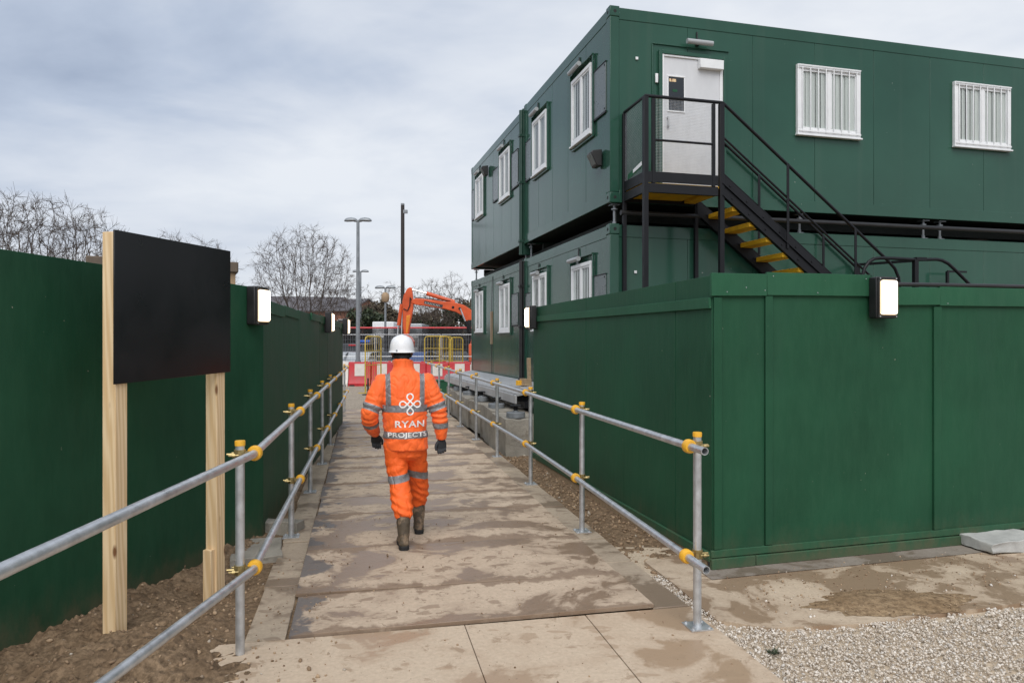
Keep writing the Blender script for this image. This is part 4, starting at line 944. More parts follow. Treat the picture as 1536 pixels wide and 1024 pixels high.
# ---------------------------------------------------------------- aluminium boards beside the lower cabins, on concrete blocks
for i, (q, z, lab) in enumerate(((.13, .985, 'grey aluminium scaffold board lying against the lower cabins'), (.40, .95, 'grey aluminium scaffold board in the middle of the three'), (.68, .905, 'grey aluminium scaffold board nearest the walkway'))):
    b = MB(); L = 7.9; b.mm((-.125, 0, 0), (.125, L, .05))
    for k in (-.1, -.05, 0, .05, .1): b.mm((k - .012, 0, .0505), (k + .012, L, .056))
    o = b.build('scaffold_board', 'alu', bevel=.003, seg=1); o.location = BL(-q - .02, 2.4, z - .02); o.rotation_euler = (0, R(-8), BA); tag(o, lab, 'board', 'aluminium boards beside the lower cabins')
o = MB().mm((0, 0, 0), (.035, 7.9, .15)).build('fascia_board', 'alu', bevel=.003); o.location = BL(-.86, 2.4, .73); o.rotation_euler = (0, 0, BA); tag(o, 'grey aluminium fascia plank edging the scaffold boards', 'board')
b = MB()
for k in range(6):
    y = 2.6 + k * 1.5; b.bar(BL(-.85, y, .82), BL(.5, y, .82), .07, .12)
b.bar(BL(-.62, 2.45, .70), BL(-.62, 10.3, .70), .09, .12); b.bar(BL(-.1, 2.45, .70), BL(-.1, 10.5, .70), .12, .1)
tag(b.build('bearer_beam', 'black'), 'dark steel bearers under the aluminium scaffold boards', 'beam')
labs = ['nearest of the row', 'second of the row', 'third of the row', 'fourth of the row', 'fifth of the row', 'sixth of the row']
y = 11.15
for k in range(6):
    L = 1.42 + .2 * (k % 2); vv, uu = 2.86 + .34, (y - 4.508) / .9785 + .4
    p = W(3.12 + .03 * (k % 3), uu + L / 2 - .3); p.z = .26
    rough_block('concrete_block', p, (.66, L - .04, .62 + .03 * (k % 2)), WALK + R(rnd.uniform(-2, 2)), 'concrete', 'big cast concrete foundation block beside the walkway, %s' % labs[k], 'block', 'concrete foundation blocks under the cabins', seed=k + 10, amp=.02); y += L * .9785
rough_block('concrete_block', W(2.86, 7.9, .16), (.24, .46, .5), WALK + R(3), 'concrete', 'small upright concrete block beside the walkway before the nearest big one', 'block', seed=21)
jf = None
for k in range(5):
    p = W(3.02, 7.2 + k * 1.75, .58); lb = 'steel jack on a concrete block under the aluminium boards, %s along the walkway' % ORD[k]
    if jf is None:
        jf = thing('jack_stand', lb, 'jack', p, 0, 'jacks under the aluminium boards'); b = MB(); b.lathe([(.16, 0), (.16, .09), (.05, .1), (.05, .12), (0, .12)], 18); each(b, 'foot', 'lamp_grey', jf, bevel=.006); b = MB(); b.tube([(0, 0, .1), (0, 0, .2)], .035, 10); b.mm((-.09, -.09, .19), (.09, .09, .21)); b.build('stem', 'black', jf)
    else: dup(jf, p, 0, lb)
for (px, py, nm, m_, sz, lb) in ((788, 578, 'timber_block', 'timber_old', (.15, .22, .13), 'tan timber block on the aluminium boards beside the downpipe'), (778, 577, 'clamp', 'yellow_plastic', (.07, .1, .1), 'yellow clamp lying on the aluminium boards beside the timber block')):
    p = at(px, py, 14.2); o = rough_block(nm, (p.x, p.y, 1.03 + sz[2] / 2 - .03), sz, BA + .3, m_, lb, nm.split('_')[-1], seed=len(nm), amp=.012)
o = rough_block('timber_offcut', BL(-.10, 4.12, 1.27), (.06, .13, .5), BA, 'timber_old', 'upright reddish timber offcut on the boards behind the right hoarding\'s far edge', 'timber', seed=8, amp=.01)
p = at(672, 583, 26.5); o = MB().mm((-.85, -.3, 0), (.85, .3, .52)).mm((-.87, -.32, .53), (.87, .32, .57)).build('grit_bin', 'hoard_trim', bevel=.01); o.location = (p.x, p.y, -.1); o.rotation_euler = (0, 0, .1); tag(o, 'low green box on the ground beyond the aluminium boards', 'box')
# ---------------------------------------------------------------- barriers, fences and yard beyond the path
def barrier(label, loc, rz, main, panel, proto=None):
    t = thing('water_barrier', label, 'barrier', loc, rz, 'red and white barriers across the end of the path')
    b = MB(); prof = [(-.24, 0), (-.24, .14), (-.13, .32), (-.09, .95), (-.06, 1.06), (.06, 1.06), (.09, .95), (.13, .32), (.24, .14), (.24, 0)]
    b.prism([(-.47, y, z) for y, z in prof], (0, 0, 0), (.94, 0, 0)); b.build('body', main, t, bevel=.02)
    b = MB(); b.prism([(-.21, -.122, .46), (.21, -.122, .46), (.21, -.09, .98), (-.21, -.09, .98)], (0, 0, 0), (0, -.014, 0)); b.build('reflector_panel', panel, t, bevel=.004)
    b = MB()
    for x in (-.3, .3): b.mm((x - .11, -.243, .0), (x + .11, -.15, .09))
    each(b, 'fork_slot', 'black_plastic', t)
    b = MB(); b.lathe([(.05, 1.055), (.05, 1.09), (0, 1.09)], 12, (.3, 0, 0)); b.build('filler_cap', main, t); MB().tube([(-.485, 0, .2), (-.485, 0, .95)], .03, 8).build('hinge', main, t)
    return t
GZ = -.06
for i, (px, m_, p_, rz_, dy, lb) in enumerate(((507, 'white_plastic', 'red_plastic', -2, 0, 'white barrier at the far left end, beside the left hoarding'), (540, 'red_plastic', 'white_plastic', 3, .05, 'red barrier with white panel behind the yellow gate left of the worker'), (574, 'red_plastic', 'white_plastic', -2, .1, 'red barrier with white panel just left of the worker'),
      (598, 'white_plastic', 'red_plastic', 2, .7, 'white barrier hidden behind the worker'), (623, 'red_plastic', 'white_plastic', -2, .1, 'red barrier with white panel peeping out just right of the hard hat'), (656.5, 'red_plastic', 'white_plastic', 2, 0, 'red barrier with white panel between worker and cabins'), (690, 'red_plastic', 'white_plastic', -2, .08, 'red barrier with white panel nearest the cabins'), (723, 'white_plastic', 'red_plastic', 2, 0, 'white barrier hidden behind the lower rear cabin'))):
    p = at(px, 513, 31.0 + dy); barrier(lb, (p.x, p.y, GZ), R(rz_), m_, p_)
def mesh_panel(label, x0, x1, y, ztop, tube):
    t = thing('mesh_fence', label, 'fence', ((x0 + x1) / 2, y, GZ), 0, 'wire mesh fence panels behind the barriers'); w_ = (x1 - x0) / 2 - .04; h = ztop - GZ
    b = MB(); b.tube([(-w_, 0, .02), (-w_, 0, h), (w_, 0, h), (w_, 0, .02)], .024, 8); b.tube([(-w_, 0, .2), (w_, 0, .2)], .02, 6); b.tube([(-w_, 0, h * .55), (w_, 0, h * .55)], .016, 6); b.build('frame', tube, t, smooth=True)
    b = MB()
    n = int(w_ * 2 / .11)
    for k in range(1, n): x = -w_ + 2 * w_ * k / n; b.tube([(x, 0, .2), (x, 0, h)], .004, 3, caps=False)
    for k in range(1, 9): z = .2 + (h - .2) * k / 9; b.tube([(-w_, 0, z), (w_, 0, z)], .004, 3, caps=False)
    b.build('wire_mesh', 'lamp_grey', t, fix=False)
    for x in (-w_, w_):
        b = MB(); b.mm((x - .11, -.3, 0), (x + .11, .3, .13)); b.build('foot_block', 'rubber', t, bevel=.02)
xs = [-11.9, -8.25, -6.35, -3.3, -.3, 2.9]
for i in range(5): mesh_panel(['wire mesh fence panel at far left, mostly behind the left hoarding', 'wire mesh fence panel behind the grey lamp post', 'wire mesh fence panel behind the worker\'s hard hat', 'wire mesh fence panel left of the lower rear cabin', 'wire mesh fence panel hidden behind the lower rear cabin'][i], xs[i], xs[i + 1], 33.6, 2.2, 'galv')
def gate(label, x, y, w_, h, rz, arch=False):
    t = thing('yellow_gate', label, 'barrier', (x, y, GZ), rz, 'yellow tube gates at the end of the path')
    b = MB()
    b.tube([(0, 0, 0), (0, 0, h - .12), (.05, 0, h - .03), (.14, 0, h), (w_ - .14, 0, h), (w_ - .05, 0, h - .03), (w_, 0, h - .12), (w_, 0, 0)], .026, 8); b.build('frame', 'yellow_tube', t, smooth=True)
    b = MB(); n = max(3, int(w_ / .13))
    for k in range(1, n): b.tube([(w_ * k / n, 0, .15), (w_ * k / n, 0, h)], .008, 4)
    for z in (.15, h * .5, h * .75): b.tube([(0, 0, z), (w_, 0, z)], .014, 5)
    b.build('bars', 'yellow_tube', t)
    b = MB()
    for xx in (0, w_): b.mm((xx - .05, -.28, 0), (xx + .05, .28, .05))
    each(b, 'foot', 'yellow_tube', t)
for (lb, px, y, w_, h, rz) in (('narrow yellow mesh gate standing nearly edge-on left of the worker', 548, 26.5, 1.0, 2.12, R(66)), ('yellow tube gate right of the hard hat, left of its two neighbours', 637, 32.4, 1.1, 2.17, R(4)), ('yellow arched tube gate between its two yellow neighbours', 659, 32.2, .9, 2.15, R(55)), ('yellow tube gate nearest the lower rear cabin', 676, 32.4, .75, 2.12, R(48))):
    p = at(px, 513, y); gate(lb, p.x, y, w_, h, rz)
p = at(552, 513, 25.8); o = MB().lathe([(.06, 0), (.05, .02), (.035, .1), (.03, .62), (0, .63)], 10).lathe([(.22, 0), (.22, .05), (.06, .07), (0, .07)], 14).build('post', 'pole_dark', smooth=True); o.location = (p.x, 25.8, GZ); tag(o, 'short dark post standing at the yellow gate left of the worker', 'post')
# dark netting fence with a red top rail
t = thing('netting_fence', 'long dark netting fence with a red top rail behind the yard', 'fence', (-6, 52, -.17))
o = MB().box((0, 0, 1.5), (60, .012, 2.95)).build('netting', 'netting', t); o = MB().tube([(-30, 0, 3.05), (30, 0, 3.05)], .062, 8).build('top_rail', 'red_rail', t, smooth=True)
for k in range(21): MB().tube([(-30 + 3 * k, .06, 0), (-30 + 3 * k, .06, 3.0)], .05, 6).build('post', 'pole_dark', t)
# lamp posts and mast
def lamp_post(label, px, Y, ztop, r, heads, hl):
    p = at(px, 513, Y); t = thing('lamp_post', label, 'lamp post', (p.x, Y, -.17)); h = ztop + .17
    b = MB(); b.tube([(0, 0, 0), (0, 0, 1.2)], r * 1.35, 12); b.tube([(0, 0, 1.2), (0, 0, h)], [r, r * .7], 12); b.build('column', 'lamp_grey', t, smooth=True)
    b = MB(); 
    for s in heads: b.tube([(0, 0, h - .05), (s * hl * .3, 0, h - .02)], r * .5, 8)
    b.build('bracket', 'lamp_grey', t)
    for s in heads:
        b = MB(); prof = [(.06, .0, .07), (.2, .0, .17), (.5, .0, .22), (.8, -.02, .20), (.95, -.04, .13), (1.0, -.05, .05)]
        pts = []
        n = 10
        vs = []; fs_ = []
        for (q, dz, rr) in prof:
            for k in range(n):
                a = 2 * math.pi * k / n; zz = math.sin(a); vs.append((s * hl * q, math.cos(a) * rr * hl * .9, h + (dz * hl) + zz * rr * hl * (.95 if zz > 0 else .45)))
        for i in range(len(prof) - 1):
            for k in range(n): fs_.append((i * n + k, i * n + (k + 1) % n, (i + 1) * n + (k + 1) % n, (i + 1) * n + k))
        fs_ += [tuple(range(n)), tuple((len(prof) - 1) * n + k for k in range(n))]
        b.add(vs, fs_); b.build('lamp_head', 'lamp_grey', t, smooth=True)
    return t
lamp_post('tall grey lamp post with two heads standing behind the barriers', 537, 32.6, 7.35, .10, (-1, 1), .62)
lamp_post('distant thin grey lamp post right behind the tall one', 541, 75, 9.2, .11, (-1, 1), .85)
t = lamp_post('grey lamp post with a round camera and two short arms', 578, 55, 6.0, .10, (-1, 1), .8)
b = MB(); b.lathe([(.0, 5.0), (.22, 5.1), (.32, 5.35), (.3, 5.6), (.16, 5.8), (0, 5.82)], 12); b.build('camera_ball', 'trim_tan', t, smooth=True)
p = at(604, 513, 45); t = thing('mast', 'tall slim dark mast behind the orange excavator arm', 'mast', (p.x, 45, -.17))
MB().tube([(0, 0, 0), (0, 0, 10.55)], [.13, .115], 10).build('pole', 'pole_dark', t, smooth=True); MB().mm((.0, -.1, 10.05), (.30, .1, 10.25)).mm((-.1, -.1, 10.56), (.1, .1, 10.66)).build('camera', 'lamp_grey', t)
# ---------------------------------------------------------------- excavator
EY = 38.0
def ex(px, py, dy=0.0): q = at(px, py, EY); return Vector((q.x, EY + dy, q.z))
base = ex(742, 513); t = thing('excavator', 'orange excavator with folded arm reaching out beside the cabins', 'excavator', (base.x, EY, -.17)); eo = Vector((base.x, EY, -.17))
def plate(name, pts, wd, mat, par=None, bev=.03): 
    b = MB(); b.prism([ex(x, y) - eo - Vector((0, wd / 2, 0)) for x, y in pts], (0, 0, 0), (0, wd, 0)); return b.build(name, mat, par or t, bevel=bev)
boom = plate('boom', [(616, 451), (624, 447.5), (634, 448), (664, 452), (682, 453.5), (697, 458), (706, 464), (728, 484), (752, 510), (752, 524), (738, 524), (716, 497), (705, 484), (699, 481), (695, 474), (684, 468), (668, 463.5), (640, 459), (626, 457.5), (618, 455)], .36, 'exc')
arm = plate('dipper_arm', [(611.5, 433), (615, 431), (618, 431.5), (619, 440), (620.5, 452), (620, 463), (618, 474), (615, 490), (613, 505), (606.5, 505), (605, 490), (605, 470), (604, 462), (604, 452), (606, 443)], .30, 'exc')
plate('guard_panel', [(610, 473), (616.5, 472), (614, 489), (612, 500), (609, 500)], .32, 'exc_amber', arm)
plate('bucket', [(603, 504), (616, 504), (621, 512), (619, 524), (610, 530), (600, 528), (596, 519), (599, 513)], .9, 'exc')
def cyl(name, a, b_, c, r1, r2, dy=0):
    m = MB(); m.tube([ex(*a, dy) - eo, ex(*b_, dy) - eo], r1, 10); o = m.build(name, 'exc', t, smooth=True); m = MB(); m.tube([ex(*b_, dy) - eo, ex(*c, dy) - eo], r2, 8); m.build('rod', 'chrome', o, smooth=True); return o
cyl('arm_cylinder', (682, 453), (640, 440), (617, 434), .11, .045); cyl('bucket_cylinder', (602.5, 456), (598, 488), (597, 506), .10, .05); MB().tube([ex(604, 460) - eo, ex(603, 505) - eo], .05, 8).build('linkage', 'chrome', t)
bc = cyl('boom_cylinder', (716, 522), (698.5, 482), (691, 463), .08, .045, -.25); bc.data.materials[0] = MAT['black']
b = MB(); b.tube([ex(618, 450, -.2) - eo, ex(616, 446, -.2) - eo, ex(615.5, 458, -.2) - eo, ex(612, 466, -.2) - eo, ex(606, 463, -.2) - eo], .03, 6)
b.tube([ex(622, 446.5, -.1) - eo, ex(640, 447.5, -.1) - eo, ex(660, 451, -.1) - eo, ex(676, 451, -.1) - eo], .022, 5); b.tube([ex(682, 449, -.1) - eo, ex(688, 447.5, -.1) - eo, ex(694, 453, -.1) - eo], .035, 6)
for k in (0, 2, 4): b.tube([ex(703 + k, 480, -.2) - eo, ex(701 + k, 500, -.2) - eo, ex(700 + k, 524, -.2) - eo, ex(704 + k, 532, -.2) - eo, ex(712, 520, -.2) - eo], .05, 6)
b.build('hose', 'rubber', t, smooth=True)
b = MB(); q0, q1 = ex(637, 453.5, -.185) - eo, ex(664.5, 459.5, -.185) - eo; b.bar(q0, q1, .008, .155); dec = b.build('decal', 'glass_dark', t)
b = MB(); dq = (q1 - q0)
for a, w_ in ((.05, .05), (.14, .03), (.2, .05), (.30, .06), (.40, .04), (.48, .05), (.56, .03), (.64, .05), (.72, .05), (.80, .04)):
    c = q0 + dq * (a + w_ / 2) + Vector((0, -.006, 0)); u_ = dq.normalized(); L = dq.length * w_
    b.bar(c - u_ * L * .5, c + u_ * L * .5, .004, .03); b.bar(c - u_ * L * .5 + Vector((0, 0, -.04)), c - u_ * L * .25 + Vector((0, 0, -.04)), .004, .09); 
b.build('marks', 'white_plastic', dec)
b = MB(); 
for (x, y) in ((680, 461), (690, 463)): b.lathe([(0, -.21), (.07, -.2), (.07, 0)], 10, ex(x, y) - eo, 'y')
b.build('pivot_pin', 'black', t)
b = MB()
for s in (-1, 1):
    b.prism([(-1.7, s * 1.05 - .25, .35), (-1.45, s * 1.05 - .25, .05), (1.45, s * 1.05 - .25, .05), (1.7, s * 1.05 - .25, .35), (1.7, s * 1.05 - .25, .6), (1.45, s * 1.05 - .25, .82), (-1.45, s * 1.05 - .25, .82), (-1.7, s * 1.05 - .25, .6)], (0, 0, 0), (0, .5, 0))
each(b, 'track', 'rubber', t, bevel=.04)
MB().mm((-1.3, -1.2, 1.0), (2.3, 1.2, 1.95)).mm((.9, -1.15, 1.951), (2.25, 1.15, 2.2)).build('engine_house', 'exc', t, bevel=.08)
cb = MB().prism([(-1.25, .15, 1.0), (-1.3, .15, 2.0), (-1.0, .15, 2.85), (.4, .15, 2.85), (.4, .15, 1.0)], (0, 0, 0), (0, 1.0, 0)).build('cab', 'exc', t, bevel=.05); MB().prism([(-1.27, .14, 1.9), (-1.0, .14, 2.7), (.3, .14, 2.7), (.3, .14, 1.9)], (0, 0, 0), (0, 1.02, 0)).build('cab_window', 'glass_dark', cb)
# ---------------------------------------------------------------- parked vehicles in the yard
def car(label, loc, rz, paint, van=False, cat='car', group='vehicles parked in the yard behind the barriers'):
    t = thing('parked_van' if van else 'parked_car', label, cat, loc, rz, group); L, Wd = (5.0, 1.9) if van else (4.3, 1.75)
    low = [(-L / 2, .35), (-L / 2 + .05, .75), (-L / 2 + .15, .92), (L / 2 - .9, .98), (L / 2 - .1, .82), (L / 2, .6), (L / 2, .3), (L / 2 - .1, .22), (-L / 2 + .1, .22)]
    b = MB(); b.prism([(x, -Wd / 2, z) for x, z in low], (0, 0, 0), (0, Wd, 0)); b.build('body', paint, t, bevel=.07, seg=3)
    top = [(-L / 2 + .1, .95), (-L / 2 + .18, 1.95), (L / 2 - 1.7, 2.0), (L / 2 - .85, 1.0)] if van else [(-L / 2 + .25, .95), (-L / 2 + .75, 1.42), (L / 2 - 2.0, 1.46), (L / 2 - 1.15, .97)]
    b = MB(); w2 = Wd * .43; b.prism([(x, -w2, z - .03) for x, z in top], (0, 0, 0), (0, w2 * 2, 0)); rf = b.build('roof', paint, t, bevel=.06, seg=3)
    cxm = sum(x for x, z in top) / 4; czm = sum(z for x, z in top) / 4
    g = [(cxm + (x - cxm) * (.86 if not van else .9), czm + (z - czm) * .66 + .03) for x, z in top]
    if van: g = [(L / 2 - 2.5, 1.25), (L / 2 - 2.5, 1.8), (L / 2 - 1.75, 1.8), (L / 2 - 1.2, 1.25)]
    b = MB(); b.prism([(x, -w2 - .012, z) for x, z in g], (0, 0, 0), (0, w2 * 2 + .024, 0)); b.build('side_window', 'glass_dark', t)
    (xa, za), (xb, zb_) = top[2], top[3]; b = MB(); b.prism([(xa + (xb - xa) * .15 + .03, -w2 * .88, za + (zb_ - za) * .15), (xa + (xb - xa) * .9 + .03, -w2 * .88, za + (zb_ - za) * .9), (xa + (xb - xa) * .9 + .05, -w2 * .88, za + (zb_ - za) * .9), (xa + (xb - xa) * .15 + .05, -w2 * .88, za + (zb_ - za) * .15)], (0, 0, 0), (0, w2 * 1.76, 0)); b.build('windscreen', 'glass_dark', t)
    for x in (-L / 2 + .8, L / 2 - .85):
        for s in (-1, 1):
            b = MB(); b.lathe([(.0, -.1), (.2, -.1), (.32, -.08), (.32, .08), (.2, .1), (0, .1)], 16, (x, s * (Wd / 2 - .08), .32), 'y'); wh = b.build('wheel', 'rubber', t, smooth=True); b = MB(); b.lathe([(0, -.106), (.18, -.104), (.19, 0)], 12, (x, s * (Wd / 2 - .08), .32), 'y'); b.v = [(vx, (vy if s < 0 else 2 * s * (Wd / 2 - .08) - vy), vz) for vx, vy, vz in b.v]; b.build('rim', 'lamp_grey', wh)
    for s in (-1, 1):
        b = MB(); b.mm((L / 2 - .13, s * Wd * .36 - .17, .62), (L / 2 + .01, s * Wd * .36 + .17, .76)); b.build('headlight', 'white_pvc', t, bevel=.03); b = MB(); b.mm((-L / 2 - .012, s * Wd * .4 - .1, .62), (-L / 2 + .06, s * Wd * .4 + .1, .86)); b.build('tail_light', 'red_lamp', t, bevel=.02)
    return t
for (px, Y, rz, pt, lb, vn) in ((516, 46, R(80), 'car_silver', 'silver car parked at the end of the left hoarding, left of the lamp post', 0), (527, 48, R(84), 'car_black', 'black car between the silver car and the lamp post', 0), (553, 46, R(78), 'car_silver', 'pale silver car end-on just right of the tall lamp post', 0), (580, 47, R(86), 'car_black', 'black car behind the hard hat, left of the dark blue one', 0), (630, 46, R(83), 'car_blue', 'dark blue car just right of the hard hat', 0), (651, 47.5, R(-8), 'car_black', 'black car side-on between the yellow gates', 0), (690, 46.5, R(85), 'car_black', 'black car half hidden behind the excavator\'s hoses', 0)):
    p = at(px, 513, Y); car(lb, (p.x, Y, -.17), rz, MAT[pt])
p = at(546, 513, 50); t = car('dark van with thin red rear stripe and blue roof lamp behind the tall lamp post', (p.x, 50, -.17), R(85), MAT['car_black'], True, 'van'); MB().mm((-.3, -.5, 2.0), (-.1, .5, 2.16)).build('blue_lamp', 'blue_lamp', t, bevel=.04); MB().mm((-2.49, -.5, 1.78), (-2.40, .3, 1.88)).build('red_stripe', 'red_plastic', t)
for (px, w_, Y, z1, lb, mt_) in ((576, 1.7, 58, 3.55, 'white box lorry beyond the red rail, left of the excavator arm', 'white_pvc'), (623, 1.25, 60, 3.45, 'small grey lorry beyond the red rail, right of the excavator arm', 'car_silver')):
    p = at(px, 513, Y); t = thing('parked_lorry', lb, 'lorry', (p.x, Y, -.17)); MB().mm((-w_ / 2, -.5, .9), (w_ / 2, 4.5, z1 + .1)).build('box_body', mt_, t, bevel=.08)
    MB().prism([(-w_ * .42, -2.3, .5), (-w_ * .42, -2.2, 1.6), (-w_ * .42, -1.8, 2.6), (-w_ * .42, -.55, 2.7), (-w_ * .42, -.55, .5)], (0, 0, 0), (w_ * .84, 0, 0)).build('cab', 'car_white', t, bevel=.08); MB().prism([(-w_ * .36, -2.235, 1.65), (-w_ * .36, -1.83, 2.5), (-w_ * .36, -1.80, 2.5), (-w_ * .36, -2.2, 1.65)], (0, 0, 0), (w_ * .72, 0, 0)).build('windscreen', 'glass_dark', t)
    for x in (-w_ * .38, w_ * .38):
        for y in (-1.5, 3.2): MB().lathe([(0, -.13), (.45, -.13), (.45, .13), (0, .13)], 16, (x, y, .45), 'x').build('wheel', 'rubber', t)
# ---------------------------------------------------------------- houses, site hut
def house(label, loc, rz, w_, d_, eave, ridge, wall='brick', chim=True):
    t = thing('brick_house', label, 'house', loc, rz, 'brick houses beyond the yard')
    b = MB(); b.prism([(-w_ / 2, 0, 0), (w_ / 2, 0, 0), (w_ / 2, 0, eave), (-w_ / 2, 0, eave)], (0, 0, 0), (0, d_, 0)); b.prism([(-w_ / 2, .01, eave), (-w_ / 2, d_ - .01, eave), (-w_ / 2, d_ / 2, ridge)], (0, 0, 0), (w_, 0, 0)); b.build('wall', wall, t)
    b = MB(); k = .35
    for s in (0, 1):
        y0 = -k if s == 0 else d_ + k; sl_ = (ridge - eave) / (d_ / 2)
        b.prism([(-w_ / 2 - .2, y0, eave - k * sl_ + .05), (-w_ / 2 - .2, d_ / 2, ridge + .05), (-w_ / 2 - .2, d_ / 2, ridge + .2), (-w_ / 2 - .2, y0, eave - k * sl_ + .2)], (0, 0, 0), (w_ + .4, 0, 0))
    rf = b.build('roof', 'slate', t)
    if chim: MB().mm((w_ * .25, d_ / 2 - .4, ridge - .3), (w_ * .25 + .9, d_ / 2 + .3, ridge + 1.1)).build('chimney', wall, rf); 
    for fl in range(2):
        for k in range(3):
            x = -w_ / 2 + w_ * (k + .5) / 3; z = 1.0 + fl * 2.6; wn = MB().mm((x - .6, -.05, z), (x + .6, .0, z + 1.25)).build('window', 'white_pvc', t); MB().mm((x - .52, -.06, z + .08), (x + .52, -.051, z + 1.17)).build('pane', 'glass_dark', wn)
for (px, Y, rz, w_, d_, ev, rg_, lb, ch) in ((425, 92, R(12), 13, 8, 5.4, 7.9, 'slate-roofed house left of the others, behind the bare tree', False), (487, 90, R(-20), 7.5, 8, 5.9, 7.4, 'brick house with low slate roof right of the bare tree', False), (395, 100, R(6), 12, 8, 5.0, 7.2, 'low slate-roofed house farthest left over the hoarding', False), (462, 104, R(5), 9, 9, 5.8, 8.6, 'taller slate-roofed house behind the other houses', False)):
    p = at(px, 513, Y); house(lb, (p.x, Y, -.17), rz, w_, d_, ev, rg_, 'brick', ch)
p = at(358, 513, 14); hx = p.x; t = thing('site_hut', 'buff site hut with brown roof edge peeping over the left hoarding', 'hut', (hx - 1.58 * math.cos(R(25)), 14 - 1.58 * math.sin(R(25)), -.17), R(25))
MB().mm((-.9, 0, 0), (1.5, 5, 3.36)).build('wall', 'wall_buff', t); MB().mm((-.98, -.1, 3.36), (1.57, 5.1, 3.56)).build('roof', 'roof_brown', t, bevel=.02); 
for x in (-.9, 1.44): MB().mm((x - .02, -.03, 0), (x + .08, -.001, 3.355)).build('corner_trim', 'trim_tan', t)
wn = MB().mm((-.6, -.04, 1.3), (.5, -.002, 2.3)).build('window', 'white_pvc', t); MB().mm((-.52, -.05, 1.38), (.42, -.041, 2.22)).build('pane', 'glass_dark', wn)
# ---------------------------------------------------------------- trees
def bare_tree(label, px, Y, height, seed, stems=1, wid=.7, n=700, x=None, low=.22, group='bare winter trees'):
    """limbs grow toward points spread through a rounded crown (space colonisation), then twigs at the tips"""
    rng = np.random.default_rng(seed); rg = random.Random(seed); p = at(px, 513, Y); X = p.x if x is None else x
    t = thing('bare_tree', label, 'tree', (X, Y, -.17), 0, group); Wd = height * wid / 2; zc, zr = height * (.5 + low / 2), height * (.5 - low / 2)
    q = rng.normal(size=(n, 3)); q /= np.linalg.norm(q, axis=1)[:, None]; q *= (rng.random(n) ** .38)[:, None]
    A = np.stack([q[:, 0] * Wd, q[:, 1] * Wd, zc + q[:, 2] * zr], 1)
    A[:, :2] *= (.62 + .38 * np.clip((A[:, 2] - height * low) / (height * .4), 0, 1))[:, None]
    A += (rng.normal(size=A.shape) * height * .012)
    st = height * .022; nodes = []; par = []
    for s in range(stems):
        a = 6.28 * s / stems + rg.random(); c = np.array([math.cos(a), math.sin(a), 0]) * (.3 if stems > 1 else 0); nodes.append(c); par.append(-1); d = np.array([math.cos(a) * .22 * (stems > 1) + rg.uniform(-.05, .05), math.sin(a) * .2 * (stems > 1), 1.0])
        for k in range(int(height * low * 1.15 / st)): nodes.append(nodes[-1] + d / np.linalg.norm(d) * st + rng.normal(size=3) * st * .07); par.append(len(nodes) - 2)
    alive = np.ones(n, bool); kill = st * 1.6; infl = height * .42; cnt = {}
    P = np.array(nodes); Dm = np.linalg.norm(A[:, None] - P[None], axis=2); near = Dm.argmin(1); dist = Dm[np.arange(n), near]; seen = len(nodes)
    for it in range(120):
        P = np.array(nodes)
        if len(nodes) > seen:
            Dn = np.linalg.norm(A[:, None] - P[None, seen:], axis=2); j = Dn.argmin(1); dj = Dn[np.arange(n), j]; u_ = dj < dist; near[u_] = j[u_] + seen; dist[u_] = dj[u_]; seen = len(nodes)
        alive &= dist >= kill; grow = {}
        for i_ in np.where(alive & (dist < infl))[0]: grow.setdefault(int(near[i_]), []).append((A[i_] - P[near[i_]]) / dist[i_])
        if not grow: break
        for nd, ds in grow.items():
            if cnt.get(nd, 0) >= 3: continue
            cnt[nd] = cnt.get(nd, 0) + 1
            d = np.sum(ds, 0); d /= (np.linalg.norm(d) + 1e-6)
            if par[nd] >= 0: pd = P[nd] - P[par[nd]]; d = d * .52 + .62 * pd / (np.linalg.norm(pd) + 1e-6)
            d += rng.normal(size=3) * .075; d[2] += .05; d /= np.linalg.norm(d); nn = P[nd] + d * st
            nodes.append(nn); par.append(nd)
        if len(nodes) > 6500: break
    P = np.array(nodes); m = len(P); kids = [[] for _ in range(m)]
    for i in range(m):
        if par[i] >= 0: kids[par[i]].append(i)
    tip = .0075; rad = np.zeros(m)
    for i in range(m - 1, -1, -1): rad[i] = max(tip, sum(rad[k] ** 2.05 for k in kids[i]) ** (1 / 2.05) if kids[i] else tip)
    sc_r = min(1.0, height * .017 / rad.max()); rad = np.maximum(tip, rad * sc_r)
    T, C_ = MB(), MB()
    big = height * .0052
    for i in range(m):                                      # chains between forks
        if par[i] >= 0 and len(kids[par[i]]) == 1 and par[par[i]] >= 0: continue
        if par[i] < 0 and False: continue
        ch = [i] if par[i] < 0 else [par[i], i]; k = i
        while len(kids[k]) == 1: k = kids[k][0]; ch.append(k)
        if len(ch) < 2: continue
        rr = [rad[c] for c in ch]; rr[0] = min(rr[0], rr[1] * 1.15)
        (T if rr[0] > big else C_).tube([P[c] for c in ch], [float(x_) for x_ in rr], 6 if rr[0] > big else (4 if rr[0] > .03 else 3), caps=False)
    for i in range(m):
        if kids[i] and rad[i] > tip * 1.9: continue
        d = P[i] - P[par[i]]; d /= (np.linalg.norm(d) + 1e-6)
        for k in range(3 if kids[i] else 5):
            dd = d + rng.normal(size=3) * .5 + np.array([0, 0, .12]); dd /= np.linalg.norm(dd); L = height * rg.uniform(.02, .06); a0 = P[i]; a1 = a0 + dd * L * .5; a2 = a1 + (dd + rng.normal(size=3) * .25) * L * .5
            C_.tube([a0, a1, a2], [.0078, .006, .0045], 3, caps=False)
    T.build('trunk', 'bark', t, smooth=True, fix=False); C_.build('crown', 'twig', t, fix=False); return t
